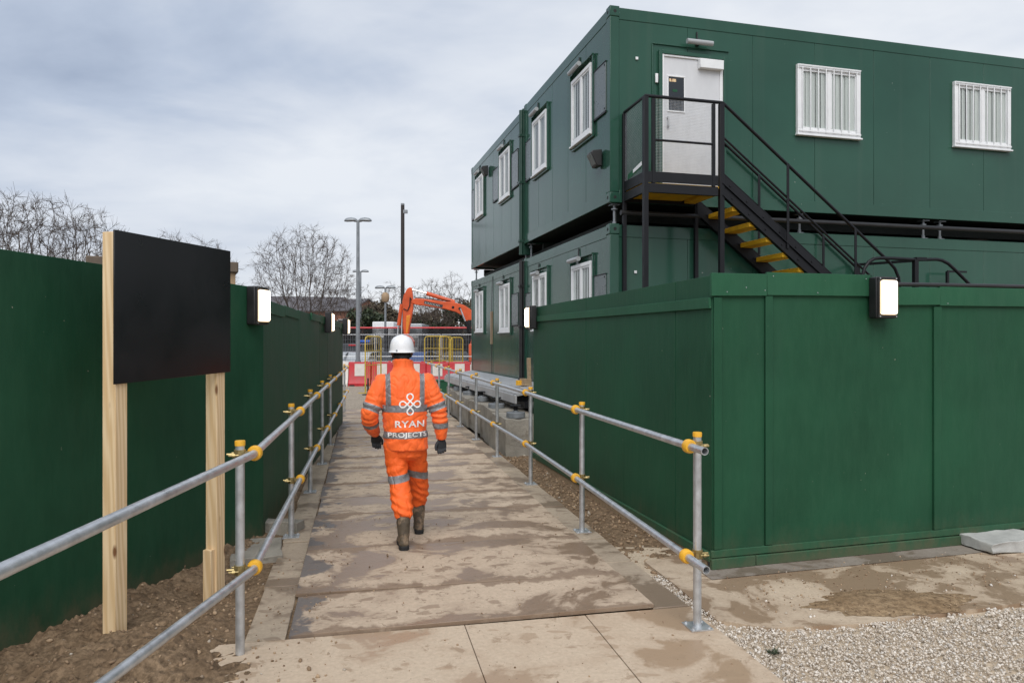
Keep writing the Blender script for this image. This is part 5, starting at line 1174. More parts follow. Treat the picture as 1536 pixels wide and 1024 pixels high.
bare_tree('big spreading bare tree with several stems behind the left hoarding', 455, 58, 11.2, 21, 4, .72, 2600, low=.22)
bare_tree('bare tree at the far left picture edge over the hoarding', 2, 34, 9.3, 4, 3, .75, 700, x=-24.3, low=.2)
bare_tree('bare tree over the left hoarding, between two others', 66, 36, 9.4, 8, 3, .72, 750, low=.2)
bare_tree('smaller bare tree over the hoarding just left of the sign board', 134, 38, 9.0, 14, 2, .5, 500, low=.25)
bare_tree('distant bare tree whose tips show over the black sign board', 280, 60, 11.2, 31, 3, .8, 900, low=.2)
bare_tree('small bare tree just left of the tall lamp post', 517, 72, 8.6, 41, 2, .8, 600, low=.2)
bare_tree('thin bare tree above the excavator boom, left of its twin', 640, 84, 9.4, 51, 1, .5, 350, low=.3)
bare_tree('thin bare tree beside the cabins above the excavator boom', 676, 82, 9.8, 55, 1, .55, 400, low=.3)
bare_tree('bare tree between the lamp post with camera and the mast', 592, 80, 8.4, 61, 2, .8, 500, low=.2)
bare_tree('low bare tree behind the excavator\'s dipper arm', 632, 70, 6.8, 66, 2, .9, 400, low=.2)
bare_tree('low bare tree behind the excavator boom, nearest the cabins', 668, 68, 6.6, 71, 2, .9, 400, low=.2)
def bush(label, px, Y, w_, h, mat, seed, n=2600, leaf=.22, dens=.5):
    rg = random.Random(seed); p = at(px, 513, Y); t = thing('bush' if h < 7 else 'evergreen_tree', label, 'bush' if h < 7 else 'tree', (p.x, Y, -.17), 0, 'dark bushes and trees beyond the yard')
    b = MB(); cl = [(rg.uniform(-.5, .5) * w_, rg.uniform(-.3, .3) * w_, h * (.12 + .80 * rg.random() ** .8), rg.uniform(.14, .26) * w_) for _ in range(16)]
    cl = [(x * (1.1 - .6 * z / h), y, z, r * (1.1 - .55 * z / h)) for x, y, z, r in cl]
    for k in range(n):
        x, y, z, r = rg.choice(cl); d = Vector((rg.gauss(0, 1), rg.gauss(0, 1), rg.gauss(0, .9))).normalized() * r * (rg.random() ** .4); c = Vector((x, y, z)) + d
        if c.z < .05 or c.z > h * 1.04: continue
        u_ = Vector((rg.gauss(0, 1), rg.gauss(0, 1), rg.gauss(0, 1))).normalized(); v_ = u_.cross(Vector((rg.gauss(0, 1), rg.gauss(0, 1), rg.gauss(0, 1)))).normalized(); s = leaf * rg.uniform(.5, 1.3)
        b.add([c - u_ * s, c + v_ * s * .45, c + u_ * s, c - v_ * s * .45], [(0, 1, 2, 3)])
    b.build('crown', mat, t, fix=False); MB().tube([(0, 0, 0), (.1, 0, h * .4), (0, .1, h * .8)], [.16, .11, .04], 7).build('trunk', 'bark', t)
for i, (px, Y, w_, h, m_, lb) in enumerate(((545, 68, 4.2, 5.9, 'leaf_dark', 'dense dark evergreen bush right of the tall lamp post'), (568, 66, 3.6, 4.6, 'leaf_dark', 'rounded dark evergreen bush left of the lamp post with camera'), (522, 74, 4.0, 4.6, 'leaf_brown', 'brown winter bush behind the tall lamp post'), (596, 72, 4.4, 5.6, 'leaf_brown', 'brown winter bush behind the mast'), (560, 78, 5.0, 6.6, 'leaf_brown', 'tall brown winter bush behind the evergreens'),
      (622, 74, 4.4, 5.0, 'leaf_brown', 'brown winter bush behind the excavator arm'), (646, 70, 4.0, 4.3, 'leaf_dark', 'dark bush below the excavator boom'), (664, 76, 4.8, 5.4, 'leaf_brown', 'brown winter bush below the middle of the excavator boom'), (690, 72, 4.2, 6.5, 'leaf_dark', 'tall dark bush right beside the cabins'), (708, 80, 5, 7.4, 'leaf_brown', 'brown winter tree half hidden by the cabins'), (505, 80, 3.6, 4.2, 'leaf_brown', 'brown winter bush at the end of the left hoarding'))):
    bush(lb, px, Y, w_, h, m_, 100 + i)
rg2 = random.Random(77); b = MB()
for k in range(9000):
    x, y = rg2.uniform(-75, 60), rg2.uniform(108, 122); z = rg2.random() * (3.6 + 1.4 * nz(x, y, 0, .12)); c = Vector((x, y, z)); u_ = Vector((rg2.gauss(0, 1), rg2.gauss(0, 1), rg2.gauss(0, 1))).normalized() * .6; v_ = u_.cross(Vector((rg2.gauss(0, 1), rg2.gauss(0, 1), rg2.gauss(0, 1)))).normalized() * .35
    b.add([c - u_, c + v_, c + u_, c - v_], [(0, 1, 2, 3)])
tag(b.build('woodland', 'leaf_brown', fix=False), 'far dark woodland along the horizon behind the yard', 'woodland', kind='stuff')
# ---------------------------------------------------------------- the worker, walking away along the boards
PX, PY, PZ = -.985, 6.62, .030
wk = thing('person', 'person in orange hi-vis suit and white hard hat walking away along the boards', 'person', (PX, PY, PZ), WALK)
def loft(b, rings, n=28, cap=True):
    """rings: (centre, rx, ry, axis) - ellipses stacked along a path; the axis is the ring's normal"""
    vs = []; fs = []
    for (c, rx, ry, ax) in rings:
        c = Vector(c); ax = Vector(ax).normalized(); x = Vector((1, 0, 0)); x = (x - ax * x.dot(ax)); x = x.normalized() if x.length > .2 else Vector((0, 1, 0)).cross(ax).normalized(); y = ax.cross(x)
        for k in range(n): a = 2 * math.pi * k / n; vs.append(c + x * math.cos(a) * rx + y * math.sin(a) * ry)
    m = len(rings)
    for i in range(m - 1):
        for k in range(n): k2 = (k + 1) % n; fs.append((i * n + k, i * n + k2, (i + 1) * n + k2, (i + 1) * n + k))
    if cap: fs += [tuple(range(n))[::-1], tuple((m - 1) * n + k for k in range(n))]
    return b.add(vs, fs)
def limb(b, pts, rad, n=20, flat=1.0):
    """tapered limb with rounded ends"""
    pts = [Vector(p) for p in pts]; rings = []
    # resample on a smooth curve
    P, Rr = [], []
    for i in range(len(pts) - 1):
        p0, p1, p2, p3 = pts[max(i - 1, 0)], pts[i], pts[i + 1], pts[min(i + 2, len(pts) - 1)]
        for k in range(4):
            t = k / 4; P.append(.5 * ((2 * p1) + (p2 - p0) * t + (2 * p0 - 5 * p1 + 4 * p2 - p3) * t * t + (3 * p1 - p0 - 3 * p2 + p3) * t ** 3)); Rr.append(rad[i] + (rad[i + 1] - rad[i]) * t)
    P.append(pts[-1]); Rr.append(rad[-1])
    T = [(P[min(i + 1, len(P) - 1)] - P[max(i - 1, 0)]).normalized() for i in range(len(P))]
    for q, f in ((.95, .3), (.7, .72), (.35, .94)): rings.append((P[0] - T[0] * Rr[0] * q * .8, Rr[0] * f, Rr[0] * f * flat, T[0]))
    for p, r, t in zip(P, Rr, T): rings.append((p, r, r * flat, t))
    for q, f in ((.35, .94), (.7, .72), (.95, .3)): rings.append((P[-1] + T[-1] * Rr[-1] * q * .8, Rr[-1] * f, Rr[-1] * f * flat, T[-1]))
    return loft(b, rings, n)
def fuse(b, voxel, smooth=4, wr=None):
    """one continuous surface from the joined lofts"""
    me = b.mesh('tmp'); bm = bmesh.new(); bm.from_mesh(me); bmesh.ops.recalc_face_normals(bm, faces=bm.faces); bm.to_mesh(me); bm.free()
    o = bpy.data.objects.new('tmp', me); COL.objects.link(o)
    r = o.modifiers.new('r', 'REMESH'); r.mode = 'VOXEL'; r.voxel_size = voxel; r.adaptivity = 0
    s = o.modifiers.new('s', 'SMOOTH'); s.iterations = smooth; s.factor = .5
    dg = bpy.context.evaluated_depsgraph_get(); res = bpy.data.meshes.new_from_object(o.evaluated_get(dg))
    bpy.data.objects.remove(o); bpy.data.meshes.remove(me)
    if wr:
        n = len(res.vertices); co = np.empty(n * 3); res.vertices.foreach_get('co', co); co = co.reshape(-1, 3); nr = [v.normal.copy() for v in res.vertices]
        for i in range(n): p = Vector(co[i]); co[i] = p + nr[i] * wr(p)
        res.vertices.foreach_set('co', co.reshape(-1)); res.update()
    return res
def ndist(p, pl):
    best = 9; tt = 0; L = 0
    for a, c in zip(pl, pl[1:]):
        a, c = Vector(a), Vector(c); k = max(0, min(1, (p - a).dot(c - a) / (c - a).length_squared)); d_ = (p - (a + (c - a) * k)).length
        if d_ < best: best = d_; tt = L + k * (c - a).length
        L += (c - a).length
    return best, tt
armL = [(-.185, .01, 1.455), (-.245, -.01, 1.35), (-.312, -.035, 1.185), (-.305, .05, 1.075), (-.272, .13, .995)]
armR = [(.19, .01, 1.455), (.245, -.01, 1.35), (.308, -.03, 1.185), (.328, -.03, 1.07), (.335, -.015, .955)]
legL = [(-.088, .0, .885), (-.075, .0, .72), (-.052, -.02, .55), (-.035, -.13, .40), (-.024, -.205, .295)]
legR = [(.095, .01, .885), (.118, .10, .72), (.138, .19, .55), (.150, .265, .39), (.152, .32, .275)]
# body: one continuous figure
b = MB()
loft(b, [((0, .01, .84), .15, .10, (0, 0, 1)), ((0, .01, .95), .165, .11, (0, 0, 1)), ((0, .01, 1.08), .15, .10, (0, 0, 1)), ((0, .015, 1.25), .165, .11, (0, 0, 1)), ((0, .02, 1.40), .18, .11, (0, 0, 1)), ((0, .025, 1.48), .14, .085, (0, 0, 1)), ((-.01, .03, 1.53), .07, .065, (0, 0, 1))])
limb(b, [(-.012, .03, 1.48), (-.018, .04, 1.56), (-.022, .05, 1.66)], [.066, .058, .058])
hx, hy, hz = -.022, .062, 1.715
loft(b, [((hx, hy + .012, hz - .125), .03, .04, (0, 0, 1)), ((hx, hy + .012, hz - .105), .052, .072, (0, 0, 1)), ((hx, hy + .006, hz - .06), .067, .088, (0, 0, 1)), ((hx, hy, hz), .077, .098, (0, 0, 1)), ((hx, hy - .004, hz + .05), .075, .096, (0, 0, 1)), ((hx, hy - .004, hz + .09), .055, .072, (0, 0, 1)), ((hx, hy - .004, hz + .113), .02, .03, (0, 0, 1))])
limb(b, [(hx, hy + .098, hz - .005), (hx, hy + .112, hz - .035)], [.010, .017])               # nose
limb(b, [(hx - .025, hy + .09, hz - .068), (hx, hy + .099, hz - .068), (hx + .025, hy + .09, hz - .068)], [.008, .011, .008])   # lips
limb(b, [(hx - .04, hy + .088, hz + .02), (hx, hy + .098, hz + .024), (hx + .04, hy + .088, hz + .02)], [.011, .009, .011])   # brow
for s in (-1, 1):
    limb(b, [(hx + s * .080, hy - .012, hz + .022), (hx + s * .087, hy - .02, hz), (hx + s * .079, hy - .008, hz - .032)], [.012, .015, .010])   # ear
    pl_ = armL if s < 0 else armR; limb(b, pl_, [.06, .054, .043, .038, .028]); pg = legL if s < 0 else legR
    limb(b, pg + [(pg[-1][0], pg[-1][1] - .0, pg[-1][2] - .18)], [.085, .08, .058, .055, .042, .036]); f_ = pg[-1]; limb(b, [(f_[0], f_[1] - .02, .055), (f_[0] + s * .005, f_[1] + .12, .045)], [.036, .034])
def hand(b, wrist, fw, side, rad=1.0, palm=None):
    """five separate bent fingers and a palm; fw = direction of the fingers, palm faces backward (-y)"""
    fw = Vector(fw).normalized(); n = Vector(palm or (0, -1, 0)); n = (n - fw * n.dot(fw)).normalized(); x = fw.cross(n) * 1.0
    if x.x < 0: x = -x
    w0 = Vector(wrist)
    def q(a, c, e): return w0 + x * a * side + n * c + fw * e             # a > 0 is away from the body
    loft(b, [(q(0, 0, -.03), .029 * rad, .024 * rad, fw), (q(0, 0, .0), .031 * rad, .022 * rad, fw), (q(0, .002, .035), .041 * rad, .020 * rad, fw), (q(0, .002, .07), .044 * rad, .017 * rad, fw), (q(0, .003, .092), .041 * rad, .014 * rad, fw)], 18)
    for a, L, c0 in ((-.032, .070, 18), (-.0108, .078, 24), (.0108, .074, 30), (.0315, .058, 36)):
        p = q(a, .002, .086); ang = R(c0 * .7); pts = [p]
        for k, sg_ in enumerate((.46, .32, .24)):
            ang += R((14, 30, 24)[k]) * (1 + c0 / 70); p = p + (fw * math.cos(ang) + n * math.sin(ang)) * L * sg_; pts.append(p)
        limb(b, pts, [.0108 * rad, .0102 * rad, .0096 * rad, .0084 * rad], 12)
    t0 = q(-.030, .006, .028); limb(b, [t0, t0 - x * side * .020 + fw * .024 + n * .012, t0 - x * side * .026 + fw * .048 + n * .022, t0 - x * side * .022 + fw * .068 + n * .030], [.0155 * rad, .0128 * rad, .0112 * rad, .0092 * rad], 12)
hand(b, (-.262, .155, .962), (.10, .45, -.88), -1, .86); hand(b, (.337, -.012, .925), (.0, .02, -1), 1, .86)
body = link('body', fuse(b, .0065, 3), 'skin', wk, smooth=True)
for s, w_, fw in ((-1, (-.262, .155, .962), (.10, .45, -.88)), (1, (.337, -.012, .925), (0, .02, -1))):
    b = MB(); hand(b, w_, fw, s, 1.08); fwv = Vector(fw).normalized(); limb(b, [Vector(w_) - fwv * .05, Vector(w_)], [.036, .034]); link('glove', fuse(b, .0042, 2), 'glove', wk, smooth=True)
# hair, eyes
b = MB(); loft(b, [((hx, hy - .012, hz - .055), .060, .080, (0, 0, 1)), ((hx, hy - .010, hz - .03), .075, .092, (0, 0, 1)), ((hx, hy - .010, hz + .05), .080, .096, (0, 0, 1)), ((hx, hy - .01, hz + .1), .05, .07, (0, 0, 1))]); b.v = [(x, min(y, hy + .04), z) for x, y, z in b.v]; b.build('hair', 'hair', wk, smooth=True)
b = MB()
for s in (-1, 1): b.lathe([(0, -.010), (.008, -.006), (.0105, 0), (.008, .006), (0, .010)], 12, (hx + s * .031, hy + .086, hz + .003), 'y')
b.build('eyes', 'white_pvc', wk, smooth=True)
# hard hat
b = MB(); hb = hz + .012; prof = []
n = 40; vs = []; fs_ = []
lev = [(1.09, 1.10, -.004), (1.10, 1.11, .002), (1.02, 1.02, .008), (1.0, 1.0, .03), (.98, .985, .06), (.90, .92, .10), (.76, .79, .128), (.55, .58, .146), (.28, .30, .156), (.0, .0, .159)]
for (fx_, fy_, z) in lev:
    for k in range(n):
        a = 2 * math.pi * k / n; px_, py_ = math.cos(a) * .112 * fx_, math.sin(a) * .138 * fy_; peak = max(0, math.sin(a)) ** 2 * (.035 if z < .008 else 0); rid = .004 * math.exp(-(px_ / .018) ** 2) * (1 if z > .04 else 0)
        vs.append((hx + px_, hy - .004 + py_ + peak, hb + z + rid - (peak * .3)))
for i in range(len(lev) - 1):
    for k in range(n): fs_.append((i * n + k, i * n + (k + 1) % n, (i + 1) * n + (k + 1) % n, (i + 1) * n + k))
b.add(vs, fs_); hat = b.build('hard_hat', 'hat', wk, smooth=True); sm = hat.modifiers.new('thickness', 'SOLIDIFY'); sm.thickness = .003; sm.offset = -1; sb = hat.modifiers.new('s', 'SUBSURF'); sb.levels = 1; sb.render_levels = 1
b = MB(); pts = [(hx + .083 * math.cos(a), hy - .006 + .104 * math.sin(a), hz - .012 - .020 * max(0, -math.sin(a))) for a in [math.pi * (1 + k / 14) for k in range(15)]]
for a, c in zip(pts, pts[1:]): b.bar(a, c, .006, .024)
b.build('nape_strap', 'black_plastic', hat)
b = MB(); b.mm((hx - .062, hy - .139, hb + .012), (hx - .048, hy - .1325, hb + .024)); b.build('vent_slot', 'lamp_grey', hat)
# jacket
def wrj(p):
    q = Vector((p.x * 8, p.y * 8, p.z * 5.5)); w_ = noise.noise(q) * .0065 + noise.noise(q * 2.3 + Vector((4, 1, 2))) * .004
    dl, tl = ndist(p, armL); dr, tr = ndist(p, armR); dm, tm = min((dl, tl), (dr, tr))
    cr = abs(noise.noise(Vector((p.x * 11 + p.z * 5, p.y * 9, p.z * 8 - p.x * 4)) )); w_ -= .0048 * max(0, 1 - cr * 7); cr = abs(noise.noise(Vector((p.x * 17 - p.z * 9, p.y * 15 + 4, p.z * 10)))); w_ -= .0022 * max(0, 1 - cr * 7)
    if dm < .12: w_ += .0065 * math.sin(tm * 115 + p.x * 22 + 5 * noise.noise(q * .7)) * math.exp(-((tm - .30) / .13) ** 2)
    else:
        w_ += .0055 * math.sin(p.z * 62 + p.x * 26 * (1 if p.x > 0 else -1) + 3.5 * noise.noise(q * .6)) * math.exp(-((p.z - .99) / .13) ** 2) * .8
        w_ += -.006 * math.exp(-((p.x - .0) / .012) ** 2) * math.exp(-((p.z - 1.4) / .1) ** 2)
    return w_
b = MB(); Z = (0, 0, 1)
loft(b, [((.008, .0, .835), .186, .140, Z), ((.010, .0, .842), .203, .152, Z), ((.010, .0, .90), .204, .154, Z), ((.006, .0, 1.02), .199, .152, Z), ((.003, .0, 1.16), .204, .153, Z), ((0, .005, 1.30), .214, .152, Z), ((0, .01, 1.40), .216, .145, Z), ((0, .015, 1.47), .198, .130, (0, .05, 1)), ((-.004, .02, 1.52), .155, .112, (0, .1, 1)), ((-.008, .026, 1.555), .115, .098, (0, .12, 1)), ((-.010, .030, 1.58), .100, .092, (0, .14, 1)), ((-.012, .034, 1.61), .098, .094, (0, .16, 1)), ((-.014, .038, 1.648), .102, .099, (0, .18, 1)), ((-.014, .040, 1.655), .088, .086, (0, .18, 1))], 40)
for pl_ in (armL, armR): limb(b, pl_, [.094, .087, .079, .073, .055], 24); a, c = Vector(pl_[-1]), Vector(pl_[-2]); dd = (a - c).normalized(); loft(b, [(a - dd * .02, .050, .050, dd), (a + dd * .012, .054, .054, dd), (a + dd * .030, .050, .050, dd), (a + dd * .034, .04, .04, dd)], 20)
jm = fuse(b, .006, 6, wrj); jacket = link('jacket', jm, 'hivis', wk, smooth=True)
def on_arm(p):
    for pl_ in (armL, armR):
        dd, tt = ndist(p, pl_)
        if dd < .105 and abs(p.x) > .198 + .03 * (p.z - 1.2): return pl_, tt
    return None, 0
def strip(src, keep, planes, off, name, parent, mat='tape'):
    """a tape sewn on: the cloth between the planes, lifted off the surface"""
    bm = bmesh.new(); bm.from_mesh(src); bm.normal_update()
    nr = {v.index: v.normal.copy() for v in bm.verts}
    bmesh.ops.delete(bm, geom=[f for f in bm.faces if not keep(f.calc_center_median())], context='FACES')
    for (co_, no_) in planes: bmesh.ops.bisect_plane(bm, geom=bm.verts[:] + bm.edges[:] + bm.faces[:], plane_co=co_, plane_no=no_, clear_outer=True)
    bm.normal_update()
    for v in bm.verts: v.co += v.normal * off
    if not bm.faces: bm.free(); return None
    ex_ = bmesh.ops.extrude_face_region(bm, geom=bm.faces[:]); 
    me = bpy.data.meshes.new(name); bm.to_mesh(me); bm.free(); return link(name, me, mat, parent, smooth=True)
def hband(src, z0, z1, keep, par, off=.0022, slope=0.0): return strip(src, lambda c: keep(c) and z0 - .03 < c.z < z1 + .03, [((0, 0, z1), (slope, 0, 1)), ((0, 0, z0), (-slope, 0, -1))], off, 'reflective_tape', par)
torso = lambda c: on_arm(c)[0] is None
hband(jm, 1.190, 1.252, torso, jacket); hband(jm, .952, 1.012, torso, jacket)
for s, xa, xb, k in ((-1, -.150, -.178, 1), (1, .150, .178, 1)):
    ctr = s * .150
    strip(jm, lambda c: torso(c) and c.z > 1.22 and abs(abs(c.x) - .15) < .06, [((s * .127, 0, 1.25), (-s, 0, .02)), ((s * .172, 0, 1.25), (s, 0, -.02)), ((0, 0, 1.2535), (0, 0, -1))], .0022, 'reflective_tape', jacket)
def armband(pl_, t0, w_):
    L = 0
    for a, c in zip(pl_, pl_[1:]):
        a, c = Vector(a), Vector(c); l_ = (c - a).length
        if L + l_ > t0: ctr = a + (c - a) * ((t0 - L) / l_); ax = (c - a).normalized(); break
        L += l_
    strip(jm, lambda p: on_arm(p)[0] is pl_ and abs(on_arm(p)[1] - t0) < .12, [(ctr + ax * w_ / 2, ax), (ctr - ax * w_ / 2, -ax)], .0022, 'reflective_tape', jacket)
armband(armL, .262, .06); armband(armR, .258, .06); armband(armL, .425, .048); armband(armR, .425, .052)
# cuffs and hem seams
# printed emblem and lettering on the back
bvh = BVHTree.FromPolygons([v.co for v in jm.vertices], [tuple(p.vertices) for p in jm.polygons])
def on_back(x, z, lift):
    h_ = bvh.ray_cast(Vector((x, -1, z)), Vector((0, 1, 0)))
    return (Vector((x, h_[0].y - lift, z))) if h_[0] else None
def lettering(txt, cx_, z_, width, cap, name):
    cu = bpy.data.curves.new('t', 'FONT'); cu.body = txt; cu.align_x = 'CENTER'; cu.align_y = 'BOTTOM_BASELINE' if False else 'CENTER'; cu.size = 1; cu.offset = .022; cu.space_character = 1.06
    o = bpy.data.objects.new('t', cu); COL.objects.link(o); dg = bpy.context.evaluated_depsgraph_get(); me = bpy.data.meshes.new_from_object(o.evaluated_get(dg)); bpy.data.objects.remove(o)
    bm = bmesh.new(); bm.from_mesh(me); bmesh.ops.triangulate(bm, faces=bm.faces); bmesh.ops.remove_doubles(bm, verts=bm.verts, dist=1e-4)
    xs_ = [v.co.x for v in bm.verts]; ys_ = [v.co.y for v in bm.verts]; x0_, x1_, y0_, y1_ = min(xs_), max(xs_), min(ys_), max(ys_)
    for v in bm.verts: v.co.x = (v.co.x - (x0_ + x1_) / 2) / (x1_ - x0_) * width; v.co.y = (v.co.y - (y0_ + y1_) / 2) / (y1_ - y0_) * cap
    long_ = [e_ for e_ in bm.edges if e_.calc_length() > .02]; bmesh.ops.subdivide_edges(bm, edges=long_, cuts=2); bmesh.ops.triangulate(bm, faces=bm.faces)
    for v in bm.verts:
        q = on_back(cx_ + v.co.x, z_ + v.co.y, .0062) or on_back((cx_ + v.co.x) * .95, z_ + v.co.y, .0062)
        v.co = q if q else Vector((cx_ + v.co.x, -.05, z_ + v.co.y))
    bm.to_mesh(me); bm.free(); link(name, me, 'print', jacket)
lettering('RYAN', .038, 1.085, .265, .060, 'lettering'); lettering('PROJECTS', .020, .982, .352, .055, 'lettering')
b = MB(); pts = []
hw = .0064; er, q2 = .0275, math.sqrt(.5); ec = .1 - hw - er * (1 + math.sqrt(2)); P2 = []
for k4 in range(4):                                     # a square with a round loop beyond each corner
    a0 = math.pi / 2 - k4 * math.pi / 2; cx_, cz_ = math.cos(a0) * (ec + er * math.sqrt(2)), math.sin(a0) * (ec + er * math.sqrt(2))
    for j in range(33): t_ = a0 - math.pi * .75 + 1.5 * math.pi * j / 32; P2.append((cx_ + er * math.cos(t_), cz_ + er * math.sin(t_)))
    a1 = a0 - math.pi / 2; p_ = P2[-1]; t2 = a1 - math.pi * .75; e_ = (math.cos(a1) * (ec + er * math.sqrt(2)) + er * math.cos(t2), math.sin(a1) * (ec + er * math.sqrt(2)) + er * math.sin(t2))
    for j in range(1, 12): P2.append((p_[0] + (e_[0] - p_[0]) * j / 12, p_[1] + (e_[1] - p_[1]) * j / 12))
N_ = len(P2)
vs = []; fs_ = []
for k in range(N_):
    a, c = P2[k - 1], P2[(k + 1) % N_]; tx, tz = c[0] - a[0], c[1] - a[1]; l_ = math.hypot(tx, tz) or 1; nx_, nz_ = -tz / l_, tx / l_
    for s in (-1, 1):
        x_, z_ = .040 + P2[k][0] + s * nx_ * hw, 1.262 + P2[k][1] + s * nz_ * hw; q = on_back(x_, z_, .0060 + .0004 * math.sin(k / N_ * 8 * math.pi)); vs.append(q)
for k in range(N_): k2 = (k + 1) % N_; fs_.append((2 * k, 2 * k + 1, 2 * k2 + 1, 2 * k2))
b.add(vs, fs_).build('emblem', 'print', jacket)
# trousers
def wrt(p):
    q = Vector((p.x * 9, p.y * 9, p.z * 6)); w_ = noise.noise(q) * .008 + noise.noise(q * 2.4) * .004
    cr = abs(noise.noise(Vector((p.x * 10 + p.z * 6, p.y * 8, p.z * 7 - p.x * 5)))); w_ -= .006 * max(0, 1 - cr * 7)
    w_ += .0075 * math.sin(p.z * 88 + p.x * 24 + 4 * noise.noise(q * .6)) * math.exp(-((p.z - .36) / .1) ** 2); w_ += .004 * math.sin(p.z * 60 - p.x * 40 + 4 * noise.noise(q * .5)) * math.exp(-((p.z - .60) / .14) ** 2)
    return w_
b = MB(); loft(b, [((.005, .005, .74), .10, .08, Z), ((.005, .005, .78), .165, .118, Z), ((.005, .005, .86), .185, .132, Z), ((.005, .005, .96), .175, .125, Z), ((.005, .005, 1.02), .165, .115, Z)], 32)
limb(b, legL, [.108, .103, .093, .094, .082], 24); limb(b, legR, [.108, .103, .092, .090, .078], 24)
for pg in (legL, legR): a, c = Vector(pg[-1]), Vector(pg[-2]); dd = (a - c).normalized(); loft(b, [(a - dd * .03, .080, .080, dd), (a + dd * .01, .078, .078, dd), (a + dd * .035, .066, .066, dd), (a + dd * .05, .063, .063, dd)], 20)
tm_ = fuse(b, .0065, 5, wrt); tr = link('trousers', tm_, 'hivis_trouser', wk, smooth=True)
for s, z0, z1, sl2 in ((-1, .545, .612, -.16), (1, .560, .628, .22)):
    strip(tm_, lambda c: c.x * 1.0 > .045 if s > 0 else c.x < .045, [((s * .09, 0, z1), (sl2, 0, 1)), ((s * .09, 0, z0), (-sl2, 0, -1))], .0025, 'reflective_tape', tr)
# boots
for pg, yaw in ((legL, .03), (legR, -.05)):
    f_ = Vector((pg[-1][0], pg[-1][1] - .045, 0)); b = MB(); rz_ = rotz(yaw)
    def bq(x, y, z): return f_ + rz_ @ Vector((x, y, z))
    top = Vector(pg[-1]) + Vector((0, -.01, .03))
    loft(b, [(top - Vector((0, 0, .025)), .054, .054, (0, .2, 1)), (bq(0, .02, .22), .060, .062, (0, .2, 1)), (bq(0, .01, .15), .055, .060, Z), (bq(0, .0, .10), .048, .062, Z), (bq(0, -.005, .05), .045, .062, Z), (bq(0, -.005, .03), .042, .06, Z)], 22)
    loft(b, [(bq(0, -.068, .048), .026, .022, (0, 1, 0)), (bq(0, -.055, .052), .040, .032, (0, 1, 0)), (bq(0, .0, .062), .044, .048, (0, 1, 0)), (bq(0, .07, .062), .046, .046, (0, 1, 0)), (bq(0, .14, .05), .051, .034, (0, 1, 0)), (bq(0, .19, .044), .044, .028, (0, 1, 0)), (bq(0, .215, .04), .022, .018, (0, 1, 0))], 20)
    bo = link('boot', fuse(b, .006, 3, lambda p: .004 * noise.noise(p * 24)), 'boot', wk, smooth=True)
    b = MB(); ol = [(-.028, -.074), (-.042, -.055), (-.044, .0), (-.040, .05), (-.050, .12), (-.048, .17), (-.03, .21), (0, .222), (.03, .21), (.048, .17), (.050, .12), (.042, .05), (.044, 0), (.042, -.055), (.028, -.074), (0, -.080)]
    b.prism([bq(x * 1.02, y, .012) for x, y in ol], (0, 0, 0), (0, 0, .024)); b.prism([bq(x, y, 0) for x, y in ol if y < .02], (0, 0, 0), (0, 0, .0125)); b.prism([bq(x, y, 0.003) for x, y in ol if y > .06], (0, 0, 0), (0, 0, .01)); b.build('sole', 'rubber', bo, bevel=.004)
# ---------------------------------------------------------------- camera, sky, light
cam = bpy.data.cameras.new('camera'); cam.sensor_width = 36; cam.lens = 36 * F / 1536; cam.clip_end = 3000; cam.clip_start = .05
cam.shift_y = -(HY - 512) / 1536 * -1
co = bpy.data.objects.new('camera', cam); COL.objects.link(co); co.location = (0, 0, H); co.rotation_euler = (R(90), 0, 0); scene.camera = co
w = bpy.data.worlds.new('World'); scene.world = w; w.use_nodes = True; nt = w.node_tree; nt.nodes.clear()
def N(t, **k):
    n = nt.nodes.new(t)
    for a, v in k.items(): setattr(n, a, v)
    return n
Lk = nt.links.new
EL, AZ = R(50), R(-176)                                 # sun: high, behind the camera to the left
out = N('ShaderNodeOutputWorld'); bg = N('ShaderNodeBackground'); sky = N('ShaderNodeTexSky'); sky.sky_type = 'NISHITA'; sky.sun_disc = False; sky.sun_elevation = EL; sky.sun_rotation = AZ
bg.inputs[1].default_value = .1
tc = N('ShaderNodeTexCoord'); sp = N('ShaderNodeSeparateXYZ'); Lk(tc.outputs['Generated'], sp.inputs[0])
def mt(op, a, b=0.0, clamp=False):
    n = N('ShaderNodeMath', operation=op, use_clamp=clamp)
    for s, v in zip(n.inputs, (a, b)):
        if hasattr(v, 'is_output'): Lk(v, s)
        else: s.default_value = v
    return n.outputs[0]
zz = mt('ADD', mt('MAXIMUM', sp.outputs[2], 0.0), .16)
cv = N('ShaderNodeCombineXYZ'); Lk(mt('DIVIDE', sp.outputs[0], zz), cv.inputs[0]); Lk(mt('DIVIDE', sp.outputs[1], zz), cv.inputs[1])
def cloud(scale, detail, rough, loc, st=(1, 1, 1)):
    mp = N('ShaderNodeMapping'); Lk(cv.outputs[0], mp.inputs[0]); mp.inputs['Location'].default_value = loc; mp.inputs['Scale'].default_value = st
    n = N('ShaderNodeTexNoise'); Lk(mp.outputs[0], n.inputs[0]); n.inputs['Scale'].default_value = scale; n.inputs['Detail'].default_value = detail; n.inputs['Roughness'].default_value = rough; n.inputs['Distortion'].default_value = .35
    return n.outputs[0]
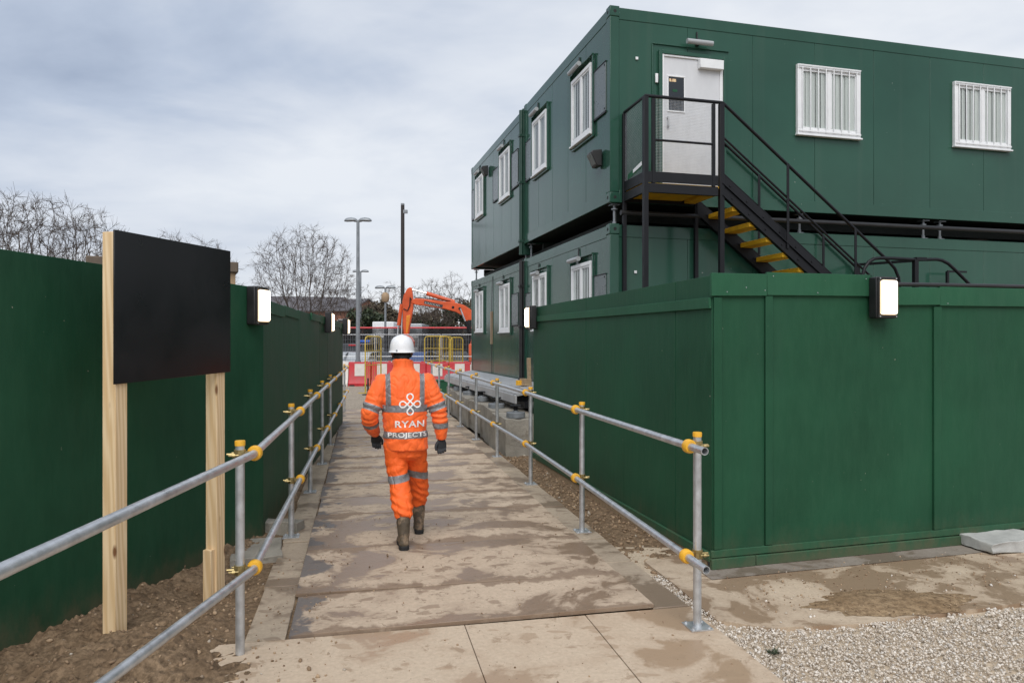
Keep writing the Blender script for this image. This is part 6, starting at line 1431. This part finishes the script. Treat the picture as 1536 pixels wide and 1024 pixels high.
def ramp(f, stops):
    n = N('ShaderNodeValToRGB'); Lk(f, n.inputs[0])
    while len(n.color_ramp.elements) < len(stops): n.color_ramp.elements.new(.5)
    for e, (p, c) in zip(n.color_ramp.elements, stops): e.position = p; e.color = (*c, 1)
    return n.outputs[0]
K = 10.0                                                 # the background strength is 0.1: these are radiances
c1 = cloud(.5, 6, .52, (3.1, 1.4, 0), (1, 1.2, 1)); c2 = cloud(1.5, 6, .55, (7, 2, 0), (1, 1.2, 1))
f = mt('ADD', mt('MULTIPLY', c1, .72), mt('MULTIPLY', c2, .28))
cl = ramp(f, [(.32, (.225, .268, .35)), (.41, (.315, .36, .44)), (.485, (.42, .453, .51)), (.58, (.53, .55, .58))])
hz = ramp(sp.outputs[2], [(0.0, (.56, .567, .585)), (.10, (.50, .515, .545)), (.30, (.38, .42, .485))])
fx = N('ShaderNodeMix', data_type='RGBA'); Lk(mt('MULTIPLY', mt('SUBTRACT', 1.0, mt('MULTIPLY', sp.outputs[2], 3.6), True), .85), fx.inputs[0]); Lk(cl, fx.inputs[6]); Lk(hz, fx.inputs[7])
sc_ = N('ShaderNodeMix', data_type='RGBA', blend_type='MULTIPLY'); sc_.inputs[0].default_value = 1; Lk(fx.outputs[2], sc_.inputs[6]); sc_.inputs[7].default_value = (K, K, K, 1)
mx = N('ShaderNodeMix', data_type='RGBA'); mx.inputs[0].default_value = .95; Lk(sky.outputs[0], mx.inputs[6]); Lk(sc_.outputs[2], mx.inputs[7])
Lk(mx.outputs[2], bg.inputs[0]); Lk(bg.outputs[0], out.inputs[0])
sun = bpy.data.lights.new('sun', 'SUN'); sun.energy = 1.5; sun.angle = R(50); sun.color = (1, .965, .92)
so = bpy.data.objects.new('sun', sun); COL.objects.link(so)
sdir = Vector((math.sin(AZ) * math.cos(EL), math.cos(AZ) * math.cos(EL), math.sin(EL))); so.rotation_euler = sdir.to_track_quat('Z', 'Y').to_euler(); so.location = sdir * 40
scene.view_settings.view_transform = 'Standard'; scene.view_settings.look = 'None'; scene.view_settings.exposure = .69; scene.view_settings.gamma = 1
scene.render.engine = 'CYCLES'; scene.cycles.max_bounces = 8; scene.cycles.transparent_max_bounces = 24
